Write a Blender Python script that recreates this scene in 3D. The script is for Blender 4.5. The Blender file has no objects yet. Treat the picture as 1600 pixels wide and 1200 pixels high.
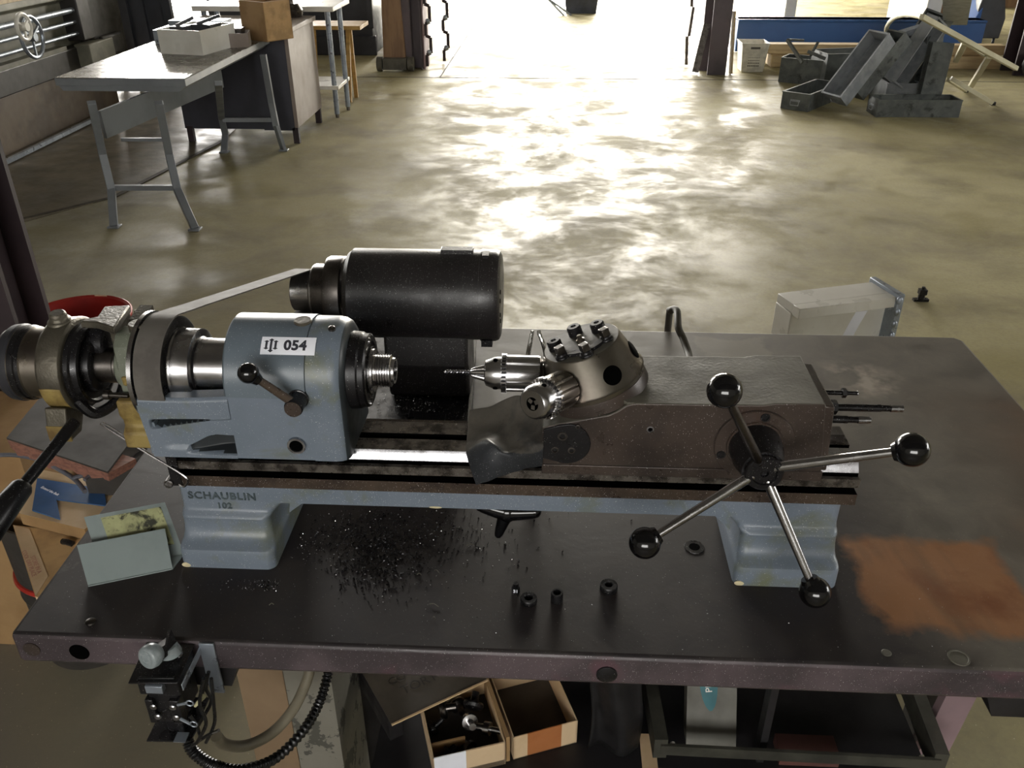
import bpy, bmesh, math, random
from mathutils import Matrix, Vector, Euler
random.seed(7)
PI = math.pi
SC = bpy.context.scene
COL = SC.collection
V = Vector

# ------------------------------------------------------------------ camera
F_PX = 1348.0
cam_d = bpy.data.cameras.new('camera'); cam = bpy.data.objects.new('camera', cam_d); COL.objects.link(cam)
cam_d.sensor_fit = 'HORIZONTAL'; cam_d.sensor_width = 36.0; cam_d.lens = F_PX / 1600.0 * 36.0
cam_d.clip_start = 0.05; cam_d.clip_end = 200
CAM = V((0.0, 0.0, 1.70))
_p, _r, _y = math.radians(29.66), math.radians(-0.087), math.radians(2.908)
ROT = Matrix.Rotation(_y, 3, 'Z') @ Matrix.Rotation(PI/2 - _p, 3, 'X') @ Matrix.Rotation(_r, 3, 'Z')
cam.matrix_world = Matrix.Translation(CAM) @ ROT.to_4x4()
SC.camera = cam

# ------------------------------------------------------------------ sky, daylight, exposure
w = bpy.data.worlds.new('sky'); SC.world = w; w.use_nodes = True
wn = w.node_tree.nodes; bg = wn['Background']
bg.inputs[0].default_value = (1.0, 0.975, 0.92, 1); bg.inputs[1].default_value = 4.0
SC.view_settings.view_transform = 'Standard'; SC.view_settings.look = 'None'
SC.view_settings.gamma = 1.0; SC.view_settings.use_curve_mapping = False
SC.view_settings.exposure = 1.22

def daylight(name, loc, size, rot, power, color=(1, .98, .94)):
    """light that enters through one opening of the hall"""
    d = bpy.data.lights.new(name, 'AREA'); d.shape = 'RECTANGLE'; d.size, d.size_y = size
    d.energy = power; d.color = color
    o = bpy.data.objects.new(name, d); COL.objects.link(o); o.location = loc; o.rotation_euler = rot
    return o
BACKW, FRONTW, LEFTW, RIGHTW, ROOF = 21.0, -4.5, -10.5, 10.5, 5.2
daylight('daylight_back_door', (0.9, BACKW-.1, 2.3), (7.0, 4.4), (-PI/2, 0, 0), 1600, (1, .94, .82))
daylight('daylight_left_door', (-8.1, BACKW-.1, 2.3), (4.2, 4.4), (-PI/2, 0, 0), 2100, (1, .96, .9))
daylight('daylight_front_window', (-0.6, FRONTW+.1, 2.6), (4.4, 1.7), (PI/2, 0, 0), 14, (.95, .97, 1))
daylight('daylight_right_window', (RIGHTW-.1, 3.0, 2.6), (5, 1.6), (0, PI/2, 0), 40, (.97, .98, 1))

# ------------------------------------------------------------------ helpers
B = 0.92                                   # height of the workbench top
def at(px, py, z=None, y=None, x=None):
    """the place in the hall that the photograph's pixel looks at, on a level z, or a plane y or x"""
    d = ROT @ V(((px-800)/F_PX, (600-py)/F_PX, -1.0))
    if z is not None: t = (z-CAM.z)/d.z
    elif y is not None: t = (y-CAM.y)/d.y
    else: t = (x-CAM.x)/d.x
    return CAM + d*t

def lin(c):
    if isinstance(c, str):
        c = tuple(int(c[i:i+2], 16)/255 for i in (0, 2, 4))
    return tuple((v/12.92 if v <= .04045 else ((v+.055)/1.055)**2.4) for v in c) + (1,)

class NT:
    def __init__(s, name):
        s.m = bpy.data.materials.new(name); s.m.use_nodes = True
        s.t = s.m.node_tree; s.b = s.t.nodes['Principled BSDF']
        s.tc = s.t.nodes.new('ShaderNodeTexCoord')
    def n(s, typ, **kw):
        n = s.t.nodes.new('ShaderNode'+typ)
        for k, v in kw.items(): setattr(n, k, v)
        return n
    def l(s, a, b): s.t.links.new(a, b)
    def noise(s, scale, detail=4, rough=.55, dist=0, vec=None, sc=None):
        n = s.n('TexNoise'); n.inputs['Scale'].default_value = scale; n.inputs['Detail'].default_value = detail
        n.inputs['Roughness'].default_value = rough; n.inputs['Distortion'].default_value = dist
        v = vec or s.tc.outputs['Object']
        if sc:
            mp = s.n('Mapping'); mp.inputs['Scale'].default_value = sc; s.l(v, mp.inputs['Vector']); v = mp.outputs[0]
        s.l(v, n.inputs['Vector']); return n.outputs['Fac']
    def ramp(s, fac, a, b, ca=(0, 0, 0, 1), cb=(1, 1, 1, 1)):
        r = s.n('ValToRGB'); r.color_ramp.elements[0].position = a; r.color_ramp.elements[1].position = b
        r.color_ramp.elements[0].color = ca; r.color_ramp.elements[1].color = cb
        s.l(fac, r.inputs[0]); return r.outputs[0]
    def mix(s, fac, a, b):
        m = s.n('Mix', data_type='RGBA')
        for v, i in ((fac, 0), (a, 6), (b, 7)):
            if isinstance(v, (tuple, list)): m.inputs[i].default_value = v
            elif isinstance(v, (int, float)): m.inputs[i].default_value = v
            else: s.l(v, m.inputs[i])
        return m.outputs[2]
    def math(s, op, a, b=None, c=None):
        m = s.n('Math', operation=op)
        for i, v in enumerate((a, b, c)):
            if v is None: continue
            if isinstance(v, (int, float)): m.inputs[i].default_value = v
            else: s.l(v, m.inputs[i])
        return m.outputs[0]
    def set(s, name, v):
        i = s.b.inputs[name]
        if isinstance(v, (int, float, tuple)): i.default_value = v
        else: s.l(v, i)
    def bump(s, h, dist=.002, strength=.5):
        b = s.n('Bump'); b.inputs['Distance'].default_value = dist; b.inputs['Strength'].default_value = strength
        s.l(h, b.inputs['Height']); s.l(b.outputs[0], s.b.inputs['Normal'])

_mats = {}
def mat(name, col, rough=.5, metal=0., col2=None, scale=12, lo=.42, hi=.62, stain=None, stscale=18, stlo=.58, sthi=.66,
        specks=0, bump=0, bscale=120, rvar=.12, spec=.5, coat=0, stretch=None):
    if name in _mats: return _mats[name]
    k = NT(name); c = lin(col); c2 = lin(col2) if col2 else tuple(v*.72 for v in c[:3])+(1,)
    n1 = k.noise(scale, 5, .6, sc=stretch)
    cc = k.mix(k.ramp(n1, lo, hi), c, c2)
    if stain:
        n2 = k.noise(stscale, 6, .65, .4)
        cc = k.mix(k.ramp(n2, stlo, sthi), cc, lin(stain))
    if specks:
        n3 = k.noise(900, 1, .4)
        m3 = k.math('MULTIPLY', k.ramp(n3, .752-specks*.03, .765-specks*.03), .85)
        cc = k.mix(m3, cc, (.7, .7, .68, 1))
    k.set('Base Color', cc); k.set('Metallic', metal); k.set('Specular IOR Level', spec)
    k.set('Coat Weight', coat)
    n4 = k.noise(scale*2.3, 4)
    mr = k.n('MapRange'); k.l(n4, mr.inputs[0]); mr.inputs[1].default_value = .3; mr.inputs[2].default_value = .7
    mr.inputs[3].default_value = max(.03, rough-rvar); mr.inputs[4].default_value = min(1, rough+rvar)
    k.set('Roughness', mr.outputs[0])
    if bump: k.bump(k.noise(bscale, 4), bump, .6)
    _mats[name] = k.m; return k.m

# ------------------------------------------------------------------ mesh builder
def frame(p, d, up=V((0, 0, 1))):
    d = V(d).normalized(); up = V(up)
    if abs(d.dot(up)) > .98: up = V((0, 1, 0))
    x = up.cross(d).normalized(); y = d.cross(x)
    M = Matrix((x, y, d)).transposed().to_4x4(); M.translation = V(p); return M

def smooth_path(pts, k=8):
    pts = [V(p) for p in pts]; out = []
    for i in range(len(pts)-1):
        a = pts[max(i-1, 0)]; b = pts[i]; c = pts[i+1]; d = pts[min(i+2, len(pts)-1)]
        for j in range(k):
            t = j/k
            out.append(.5*((2*b)+(c-a)*t+(2*a-5*b+4*c-d)*t*t+(3*b-a-3*c+d)*t**3))
    out.append(pts[-1]); return out

class MB:
    def __init__(s): s.v = []; s.f = []; s.m = []; s.M = Matrix()
    def add(s, vs, fs, m=0, M=None):
        T = s.M @ M if M is not None else s.M
        o = len(s.v); s.v += [T @ V(p) for p in vs]
        for i, f in enumerate(fs):
            s.f.append([j+o for j in f]); s.m.append(m[i] if isinstance(m, list) else m)
        return s
    def box(s, x0, x1, y0, y1, z0, z1, m=0, M=None):
        vs = [(x, y, z) for x in (x0, x1) for y in (y0, y1) for z in (z0, z1)]
        return s.add(vs, [(0, 1, 3, 2), (4, 6, 7, 5), (0, 4, 5, 1), (2, 3, 7, 6), (0, 2, 6, 4), (1, 5, 7, 3)], m, M)
    def loft(s, rings, m=0, caps=True, M=None, close=True):
        n = len(rings[0]); vs = [p for r in rings for p in r]; fs = []; ms = []
        for i in range(len(rings)-1):
            for j in range(n if close else n-1):
                k = (j+1) % n
                fs.append((i*n+j, i*n+k, (i+1)*n+k, (i+1)*n+j)); ms.append(m[i] if isinstance(m, list) else m)
        if caps:
            fs.append(tuple(range(n))[::-1]); ms.append(m[0] if isinstance(m, list) else m)
            fs.append(tuple(range((len(rings)-1)*n, len(rings)*n))); ms.append(m[-1] if isinstance(m, list) else m)
        return s.add(vs, fs, ms, M)
    def lathe(s, p, d, prof, m=0, n=48):
        """surface of revolution: prof = [(distance along d, radius)], m int or one per segment"""
        Fm = frame(p, d); rings = []
        for t, r in prof:
            r = max(r, 1e-5)
            rings.append([(r*math.cos(2*PI*j/n), r*math.sin(2*PI*j/n), t) for j in range(n)])
        return s.loft(rings, m, True, Fm)
    def cyl(s, p0, p1, r, r1=None, m=0, n=24, ch=0):
        p0, p1 = V(p0), V(p1); L = (p1-p0).length; r1 = r if r1 is None else r1
        pr = [(0, r-ch), (ch, r), (L-ch, r1), (L, r1-ch)] if ch else [(0, r), (L, r1)]
        return s.lathe(p0, p1-p0, pr, m, n)
    def tube(s, pts, r, m=0, n=10, smooth=True, k=8):
        P = smooth_path(pts, k) if smooth else [V(p) for p in pts]
        rings = []; up = None
        for i, p in enumerate(P):
            d = (P[min(i+1, len(P)-1)]-P[max(i-1, 0)])
            if d.length < 1e-9: d = V((0, 0, 1))
            d.normalize()
            if up is None:
                up = V((0, 0, 1)) if abs(d.z) < .9 else V((1, 0, 0))
            x = up.cross(d)
            if x.length < 1e-6: x = V((1, 0, 0))
            x.normalize(); y = d.cross(x); up = y
            rr = r(i/(len(P)-1)) if callable(r) else r
            rings.append([tuple(p+x*rr*math.cos(2*PI*j/n)+y*rr*math.sin(2*PI*j/n)) for j in range(n)])
        return s.loft(rings, m)
    def sphere(s, c, r, m=0, n=24, sq=(1, 1, 1)):
        h = n//2
        rings = [[(r*max(math.sin(PI*i/h), 1e-4)*math.cos(2*PI*j/n)*sq[0], r*max(math.sin(PI*i/h), 1e-4)*math.sin(2*PI*j/n)*sq[1], -r*math.cos(PI*i/h)*sq[2])
                  for j in range(n)] for i in range(h+1)]
        return s.loft(rings, m, True, Matrix.Translation(V(c)))
    def prism(s, poly, ax, a0, a1, m=0, M=None):
        """poly in the two other axes (order x,y,z without ax); m int or one per side of the polygon"""
        def P(u, a):
            return {'x': (a, u[0], u[1]), 'y': (u[0], a, u[1]), 'z': (u[0], u[1], a)}[ax]
        n = len(poly); vs = [P(u, a0) for u in poly]+[P(u, a1) for u in poly]
        fs = [(i, (i+1) % n, n+(i+1) % n, n+i) for i in range(n)]+[tuple(range(n))[::-1], tuple(range(n, 2*n))]
        ms = (m if isinstance(m, list) else [m]*n)+[m[0] if isinstance(m, list) else m]*2
        return s.add(vs, fs, ms, M)
    def bar(s, p0, p1, w, h, m=0, up=V((0, 0, 1))):
        p0, p1 = V(p0), V(p1); L = (p1-p0).length
        return s.box(-w/2, w/2, -h/2, h/2, 0, L, m, frame(p0, p1-p0, up))
    def plate(s, quad, t, m=0):
        q = [V(p) for p in quad]; nrm = (q[1]-q[0]).cross(q[-1]-q[0]).normalized()*t
        n = len(q)
        return s.add([tuple(p) for p in q]+[tuple(p-nrm) for p in q],
                     [tuple(range(n)), tuple(range(n, 2*n))[::-1]]+[(i, n+i, n+(i+1) % n, (i+1) % n) for i in range(n)], m)
    def grid(s, fn, nu, nv, m=0, thick=0, closed=False):
        vs = [tuple(fn(i/nu, j/nv)) for i in range(nu+1) for j in range(nv+1)]
        fs = [(i*(nv+1)+j, (i+1)*(nv+1)+j, (i+1)*(nv+1)+j+1, i*(nv+1)+j+1) for i in range(nu) for j in range(nv)]
        return s.add(vs, fs, m)
    def tray(s, L, W, H, t=.003, m=0, M=None, x0=0):
        """an open sheet-metal or cardboard box with real walls, length on +x from x0"""
        s.box(x0, x0+L, -W/2, W/2, 0, t, m, M)
        s.box(x0, x0+L, -W/2, -W/2+t, t, H, m, M); s.box(x0, x0+L, W/2-t, W/2, t, H, m, M)
        s.box(x0, x0+t, -W/2+t, W/2-t, t, H, m, M); s.box(x0+L-t, x0+L, -W/2+t, W/2-t, t, H, m, M)
        return s
    def text(s, txt, size, M, m=0, depth=.0006, bold=0., fn=None, spacing=1.0):
        c = bpy.data.curves.new('t', 'FONT'); c.body = txt; c.size = size; c.extrude = depth/2; c.offset = bold
        c.align_x = 'CENTER'; c.align_y = 'CENTER'; c.space_character = spacing; c.resolution_u = 4
        o = bpy.data.objects.new('t', c); COL.objects.link(o)
        dg = bpy.context.evaluated_depsgraph_get(); dg.update()
        me = bpy.data.meshes.new_from_object(o.evaluated_get(dg))
        vs = [v.co.copy() for v in me.vertices]; fs = [tuple(p.vertices) for p in me.polygons]
        bpy.data.objects.remove(o); bpy.data.curves.remove(c); bpy.data.meshes.remove(me)
        if fn: vs = [fn(v) for v in vs]
        return s.add(vs, fs, m, M)
    def build(s, name, mats, parent=None, label=None, bevel=0, angle=35, loc=None, subdiv=0):
        mats = mats if isinstance(mats, (list, tuple)) else [mats]
        me = bpy.data.meshes.new(name)
        if parent is not None: org = V(parent['_w'])
        elif loc is not None: org = V(loc)
        else:
            xs = [v.x for v in s.v]; ys = [v.y for v in s.v]; zs = [v.z for v in s.v]
            org = V(((min(xs)+max(xs))/2, (min(ys)+max(ys))/2, min(zs)))
        me.from_pydata([tuple(v-org) for v in s.v], [], s.f)
        for mt in mats: me.materials.append(mt)
        me.polygons.foreach_set('material_index', s.m)
        bm = bmesh.new(); bm.from_mesh(me); bmesh.ops.recalc_face_normals(bm, faces=bm.faces)
        bm.to_mesh(me); bm.free()
        me.polygons.foreach_set('use_smooth', [True]*len(me.polygons))
        me.set_sharp_from_angle(angle=math.radians(angle)); me.update()
        o = bpy.data.objects.new(name, me); COL.objects.link(o)
        if parent is not None: o.parent = parent
        else: o.location = org
        o['_w'] = tuple(org)
        if label: o['label'] = label
        if bevel:
            b = o.modifiers.new('edge', 'BEVEL'); b.width = bevel; b.segments = 2; b.limit_method = 'ANGLE'; b.angle_limit = math.radians(40)
        if subdiv:
            b = o.modifiers.new('sub', 'SUBSURF'); b.levels = b.render_levels = subdiv
        return o

def tag(o, label, cat, group=None, kind=None):
    if label: o['label'] = label
    if cat: o['category'] = cat
    if group: o['group'] = group
    if kind: o['kind'] = kind
    return o
def thing(name, label, cat, loc=(0, 0, 0), group=None):
    o = bpy.data.objects.new(name, None); COL.objects.link(o); o.empty_display_size = .05
    o.location = loc; o['_w'] = tuple(loc); return tag(o, label, cat, group)
def struct(name, mb, m, **kw):
    o = mb.build(name, m, **kw); o['kind'] = 'structure'; return o
def dup(root, label=None, group=None, M=None):
    def cp(o, par):
        c = o.copy(); COL.objects.link(c); c.parent = par
        for ch in list(o.children): cp(ch, c)
        return c
    c = cp(root, None)
    if M is not None: c.matrix_world = M
    if label: c['label'] = label
    if group: c['group'] = group
    return c

# ------------------------------------------------------------------ materials
def floor_material():
    k = NT('concrete floor')
    a = k.noise(.55, 7, .62, .15); b = k.noise(1.6, 8, .68, .3); c = k.noise(60, 3, .6)
    base = k.mix(k.ramp(a, .38, .62), lin('938a63'), lin('aca47e'))
    base = k.mix(k.math('MULTIPLY', k.ramp(b, .46, .70), .75), base, lin('6a6152'))
    g = k.noise(.35, 3, .5)
    base = k.mix(k.math('MULTIPLY', k.ramp(c, .45, .75), .35), base, lin('7d745f'))
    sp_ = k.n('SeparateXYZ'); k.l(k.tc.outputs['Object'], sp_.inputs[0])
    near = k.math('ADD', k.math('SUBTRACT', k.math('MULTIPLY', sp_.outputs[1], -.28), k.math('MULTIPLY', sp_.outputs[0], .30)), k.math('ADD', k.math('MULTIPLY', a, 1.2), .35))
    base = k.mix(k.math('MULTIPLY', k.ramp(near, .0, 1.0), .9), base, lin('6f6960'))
    gr = k.ramp(k.noise(150, 2, .5), .70, .74)
    base = k.mix(k.math('MULTIPLY', gr, .5), base, lin('c9c0a8'))
    k.set('Base Color', base)
    r1 = k.noise(1.7, 9, .74, .3)
    mr = k.n('MapRange'); k.l(r1, mr.inputs[0])
    for i, v in ((1, .38), (2, .60), (3, .33), (4, .78)): mr.inputs[i].default_value = v
    k.set('Roughness', mr.outputs[0]); k.set('Specular IOR Level', .32)
    h = k.math('ADD', k.math('MULTIPLY', k.noise(5, 6, .65), 1.0), k.math('MULTIPLY', c, .15))
    k.bump(h, .004, .30); return k.m
def bench_material():
    k = NT('oily painted bench steel')
    sep = k.n('SeparateXYZ'); k.l(k.tc.outputs['Object'], sep.inputs[0]); X, Y = k.math('ADD', sep.outputs[0], .1), k.math('ADD', sep.outputs[1], 1.15)
    n = k.noise(9, 5, .6); nn = k.math('MULTIPLY', k.math('SUBTRACT', n, .5), .10)
    def band(v, a, b, s=.02):      # soft box between a and b
        v = k.math('ADD', v, nn)
        u = k.math('MULTIPLY', k.math('SMOOTH_MIN', k.math('SUBTRACT', v, a), k.math('SUBTRACT', b, v), .01), 1/s)
        c = k.n('Clamp'); k.l(u, c.inputs[0]); return c.outputs[0]
    fine = k.noise(60, 4, .6); mid = k.noise(14, 5, .65, .5)
    dark = k.mix(k.ramp(mid, .4, .65), lin('252122'), lin('302b29'))
    olive = k.mix(k.ramp(mid, .35, .68), lin('56514a'), lin('6b655b'))
    # dust, with window sheen painted into the colour: behind and right of the lathe
    m1 = k.math('MAXIMUM', band(X, .42, 9, .14), k.math('MULTIPLY', band(Y, 1.04, 9, .22), band(X, -.16, 9, .04)))
    col = k.mix(m1, dark, olive)
    brown = k.mix(k.ramp(k.noise(6, 4), .45, .62), lin('54463a'), lin('5f4c3c'))
    col = k.mix(k.math('MULTIPLY', k.math('MULTIPLY', band(X, .6, 9, .2), band(Y, .7, 1.45, .12)), .8), col, brown)
    # bare patch where a machine stood, wiped to rusty orange
    patch = k.math('MULTIPLY', band(X, .405, .63, .018), band(Y, .775, .975, .02))
    streak = k.noise(3, 4, .6, .2, sc=(3.2, .8, 1))
    oran = k.mix(k.ramp(streak, .42, .60), lin('8a5f3c'), lin('6d5036'))
    oran = k.mix(k.ramp(k.noise(11, 5), .5, .7), oran, lin('70401f'))
    col = k.mix(k.math('MULTIPLY', patch, .92), col, oran)
    p2 = k.math('MULTIPLY', band(X, .66, .9, .03), band(Y, .80, 1.02, .04))
    col = k.mix(k.math('MULTIPLY', p2, .5), col, oran)
    # pale scuff and plate mark at the back
    sc = k.math('MULTIPLY', k.math('MULTIPLY', band(X, .50, .66, .05), band(Y, 1.33, 1.5, .04)), k.ramp(k.noise(16, 4), .45, .6))
    col = k.mix(k.math('MULTIPLY', sc, .75), col, lin('a3988a'))
    pl = k.math('MULTIPLY', band(X, .28, .43, .01), band(Y, 1.42, 1.585, .01))
    col = k.mix(k.math('MULTIPLY', pl, .35), col, lin('8b8474'))
    sw = k.ramp(k.noise(7, 6, .7, .6), .66, .74)
    col = k.mix(k.math('MULTIPLY', sw, .16), col, lin('8b857c'))
    sp = k.ramp(k.noise(700, 1, .4), .765, .78)
    col = k.mix(k.math('MULTIPLY', sp, .5), col, (.6, .6, .56, 1))
    k.set('Base Color', col)
    mr = k.n('MapRange'); k.l(mid, mr.inputs[0])
    for i, v in ((1, .3), (2, .7), (3, .42), (4, .62)): mr.inputs[i].default_value = v
    k.set('Roughness', mr.outputs[0]); k.set('Specular IOR Level', .35)
    k.bump(k.math('ADD', fine, k.math('MULTIPLY', mid, 2)), .0005, .35); return k.m

M_floor = floor_material(); M_bench = bench_material()
M_wall = mat('painted block wall', '7c7a74', .8, col2='6c6a65', scale=2)
M_roof = mat('dark roof sheet', '56534e', .8, scale=1)
M_slab = mat('darker worn concrete', '6f6552', .6, col2='585040', scale=3, bump=.003, bscale=30)
M_joint = mat('floor joint filler', '4c463b', .8)
M_benchside = mat('worn maroon-black paint', '3a3336', .45, col2='54494d', scale=7, stain='5e4048', stscale=5, stlo=.56, sthi=.7, bump=.0015, bscale=40, specks=.4)
M_blue = mat('blue-grey machine enamel', '6e7783', .36, col2='66707b', scale=9, stain='63664c', stscale=8, stlo=.55, sthi=.70, specks=.7, rvar=.05, bump=.0004, bscale=160)
M_blue2 = mat('blue-grey cover enamel', '646e77', .33, col2='5d676f', scale=8, specks=.35, rvar=.05)
M_pale = mat('chipped cream primer', 'c9bd98', .6)
M_ochre = mat('bare ochre casting', '8d7a45', .6, col2='5f4a26', scale=25, bump=.001, bscale=200)
M_oil = mat('brown oily steel', '51453b', .33, .35, col2='382e28', scale=14, stain='241e1b', stscale=20, rvar=.1, specks=.6)
M_rust = mat('brown varnished steel', '433933', .35, .25, col2='302925', scale=10, stain='4e3a30', stscale=7, stlo=.55, sthi=.75, specks=.2)
M_dusty = mat('dusty grey steel', '5d5a50', .62, .1, col2='4b4840', scale=9, stain='7d786b', stscale=5, stlo=.55, sthi=.75, bump=.0006, bscale=220)
M_bright = mat('ground bright steel', 'a9a9ad', .26, 1, col2='5f5a57', scale=26, lo=.5, hi=.7, rvar=.08, specks=.3)
M_steel = mat('polished steel', 'bdbcbd', .24, 1, col2='a5a3a3', scale=18, rvar=.05)
M_dsteel = mat('dull dark steel', '6f6a66', .34, 1, col2='4d4946', scale=18, rvar=.08, specks=.2)
M_bronze = mat('straw-tinted steel', '918b80', .3, 1, col2='786f68', scale=12, rvar=.06)
M_black = mat('black oxide steel', '1d1c1e', .32, .3, col2='141315', specks=.4)
M_ball = mat('black plastic ball', '0c0c0e', .12, spec=.6, rvar=.03)
M_rubber = mat('dark belt leather', '2b2b30', .55)
M_void = mat('hollow black', '030303', .9, spec=.02)
M_motor = mat('black motor enamel', '252222', .38, col2='1b1919', scale=10, specks=.75, bump=.0004, bscale=260)
M_cast = mat('grey cast iron', '5d584d', .45, .6, col2='48433a', scale=20, bump=.0012, bscale=260)
M_castg = mat('grey-green casting paint', '74786b', .45, col2='606457', scale=20, specks=.3)
M_belt = mat('grey leather belt', '625e59', .75, col2='55514d', scale=30, spec=.12, rvar=.05)
M_cloth = mat('dirty grey leather cloth', '57524a', .65, col2='46423c', scale=12, stain='202226', stscale=7, stlo=.48, sthi=.6, bump=.001, bscale=150)
M_card = mat('blue-grey painted tin', '86908f', .45, col2='7c8685', scale=9, stain='6b7471', stscale=12, stlo=.55, sthi=.75)
M_yel = mat('yellowed label', 'a9aa7c', .6, col2='8f9068', scale=30, stain='2c2d1f', stscale=45, stlo=.52, sthi=.62)
M_white = mat('white label', 'eef0f8', .4, col2='e6e8f0')
M_ink = mat('black ink', '30313a', .6)
M_kraft = mat('brown cardboard', '9c7d55', .8, col2='8a6c47', scale=6)
M_cream = mat('cream carton', 'cfb592', .75, col2='c0a27c', scale=6)
M_bluec = mat('blue printed carton', '2f5078', .6, col2='35598a', scale=8)
M_orange = mat('orange printed carton', 'a86a3c', .7, col2='9c5f33', scale=12)
M_pink = mat('pinkish board', '8a7478', .7, col2='7a666a', scale=4)
M_pinkw = mat('splintered reddish wood', '8a5f50', .7, col2='6d4a40', scale=16, stretch=(2, 12, 12))
M_board = mat('dark grey panel', '37332f', .7, col2='2d2a27', scale=8)
M_red = mat('red plastic', 'a02a22', .4, col2='8c241e', scale=5)
M_maroon = mat('maroon column paint', '33262a', .6, col2='271d21', scale=3)
M_colgrey = mat('purple-grey column paint', '5a5055', .55, col2='4a4247', scale=3)
M_brownp = mat('brown plank', '8f7154', .6, col2='7a5e46', scale=3, stretch=(6, 6, 1))
M_grey = mat('grey desk enamel', '767a7e', .42, col2='6b6f73', scale=4)
M_greyt = mat('worn desk top', '6b675e', .28, col2='5a564d', scale=5, rvar=.08)
M_navy = mat('dark blue-grey panel', '3b3c46', .5, col2='32333c', scale=3)
M_beige = mat('beige desk panel', '8b8078', .55, col2='7b6f66', scale=3)
M_whitep = mat('white enamel', 'dcdad2', .35, col2='cfccc2', scale=4)
M_letter = mat('shade-darkened raised letters', '444e52', .3, spec=.7)  # darker than the bed: shade of the relief put into the letter colour
M_way = mat('oily grey way steel', '77716b', .32, .8, col2='3c3733', scale=40, lo=.45, hi=.6, specks=.5)
M_darkblue = mat('dark blue casting end and grimy hollow', '343a3e', .4, col2='23272a')
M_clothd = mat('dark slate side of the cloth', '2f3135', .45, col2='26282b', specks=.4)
M_silver = mat('pale plier handles', 'd0d0cc', .25, .8)
M_sheet = mat('pale grey sheet', 'a3a7ac', .45)
M_galv = mat('galvanised leg', '9aa2ac', .35, .6)
M_pine = mat('pine wood', 'b08c4e', .5, col2='9c7a42', scale=5, stretch=(1, 8, 8))
M_mach = mat('grey-green machine paint', '7f7e6e', .5, col2='6a695c', scale=5)
M_machd = mat('dark machine paint', '33312f', .5, col2='282624', scale=5)
M_machbr = mat('brown machine base', '665848', .55, col2='52463a', scale=4)
M_blk = mat('charcoal machine paint', '35373d', .45, col2='2a2c31', scale=4)
M_bluebeam = mat('blue painted steel beam', '2f5b98', .4, col2='2a528b', scale=2)
M_timber = mat('pale timber', 'b59f77', .6, col2='a08a64', scale=4, stretch=(1, 10, 10))
M_creamst = mat('cream painted steel', 'cdc8ae', .4, col2='beb89c', scale=5)
M_basket = mat('white plastic basket', 'd8d4c6', .5)
M_tray = mat('grey-green steel drawer', '5c605e', .5, .1, col2='474b4a', scale=8, stain='2e302f', stscale=6)
M_trayl = mat('lighter worn drawer steel', '8e9296', .45, .1, col2='777b80', scale=8)
M_clear = mat('cloudy plastic knob', '8c9496', .3, col2='7c8486', scale=20)
M_cable = mat('grey cable sheath', '5f6068', .45)
M_flex = mat('black corrugated conduit', '161617', .3)
M_hose = mat('beige hose', '77705f', .5, col2='5e5848', scale=9)
M_camo = mat('plain tan panel', '7d6850', .7, col2='735f48', scale=5)
M_camo2 = mat('pale panel with grey paint blots', '77746a', .7, col2='6f6c62', scale=5, stain='47463f', stscale=16, stlo=.55, sthi=.56)
M_shelf = mat('black shelf steel', '1f1d1f', .5, col2='171618')
M_lattice = mat('olive grey angle iron', '4d4c44', .5, .3, col2='3b3a34', scale=12)
M_chip = mat('bright metal chip', 'cfcfcf', .3, 1)
M_chipd = mat('dark metal swarf', '17161a', .3, .5)
M_teal = mat('teal print', '2f6a72', .6)

# ------------------------------------------------------------------ the hall
mb = MB(); mb.box(LEFTW-4, RIGHTW+4, FRONTW-4, 42, -.2, 0); struct('floor', mb, M_floor, loc=(0, 0, 0))
# left bay slab edge, slightly raised darker concrete
pa = [(-3.9, 3.6), (-2.83, 5.28), (-2.62, 6.75), (-3.05, 12), (-9, 12), (-9, 3.6)]
def wall_with_holes(name, horiz, pos, a0, a1, z1, holes, m):
    mb = MB(); t = .2; xs = sorted({a0, a1, *[h[0] for h in holes], *[h[1] for h in holes]})
    for u, v in zip(xs, xs[1:]):
        mid = (u+v)/2; hs = [h for h in holes if h[0] <= mid <= h[1]]
        segs = [(0, z1)]
        for h in hs:
            segs = [(0, h[2]), (h[3], z1)]
        for p, q in segs:
            if q-p < .01: continue
            if horiz: mb.box(u, v, pos, pos+t, p, q)
            else: mb.box(pos, pos+t, u, v, p, q)
    return struct(name, mb, m)
wall_with_holes('wall_back', True, BACKW, LEFTW, RIGHTW, ROOF, [(-10.2, -6.0, 0, 4.6), (-2.6, 4.4, 0, 4.5)], M_wall)
wall_with_holes('wall_front', True, FRONTW-.2, LEFTW, RIGHTW, ROOF, [(-2.8, 1.6, 1.75, 3.45)], M_wall)
wall_with_holes('wall_left', False, LEFTW-.2, FRONTW, BACKW, ROOF, [(9, 17, 1.2, 3.6)], M_wall)
wall_with_holes('wall_right', False, RIGHTW, FRONTW, BACKW, ROOF, [(.5, 5.5, 1.8, 3.4)], M_wall)
mb = MB(); mb.box(LEFTW-.3, RIGHTW+.3, FRONTW-.3, BACKW+.3, ROOF, ROOF+.15)
for y in range(0, 21, 5): mb.box(LEFTW, RIGHTW, y-.1, y+.1, ROOF-.35, ROOF)
struct('ceiling', mb, M_roof)
mb = MB(); mb.prism(pa, 'z', 0.0, .004); o = struct('trim_1', mb, M_slab)
mb = MB()
for a, b, wd in [((-4.2, 3.55), (-2.83, 5.28), .03), ((-2.83, 5.28), (-2.62, 6.75), .035)]:
    mb.bar((a[0], a[1], .003), (b[0], b[1], .003), wd, .008)
mb.box(-4.6, 10, 9.49, 9.505, 0, .002); mb.box(-1.25, -1.235, 9.5, 21, 0, .002)
struct('trim_2', mb, M_joint)
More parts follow.
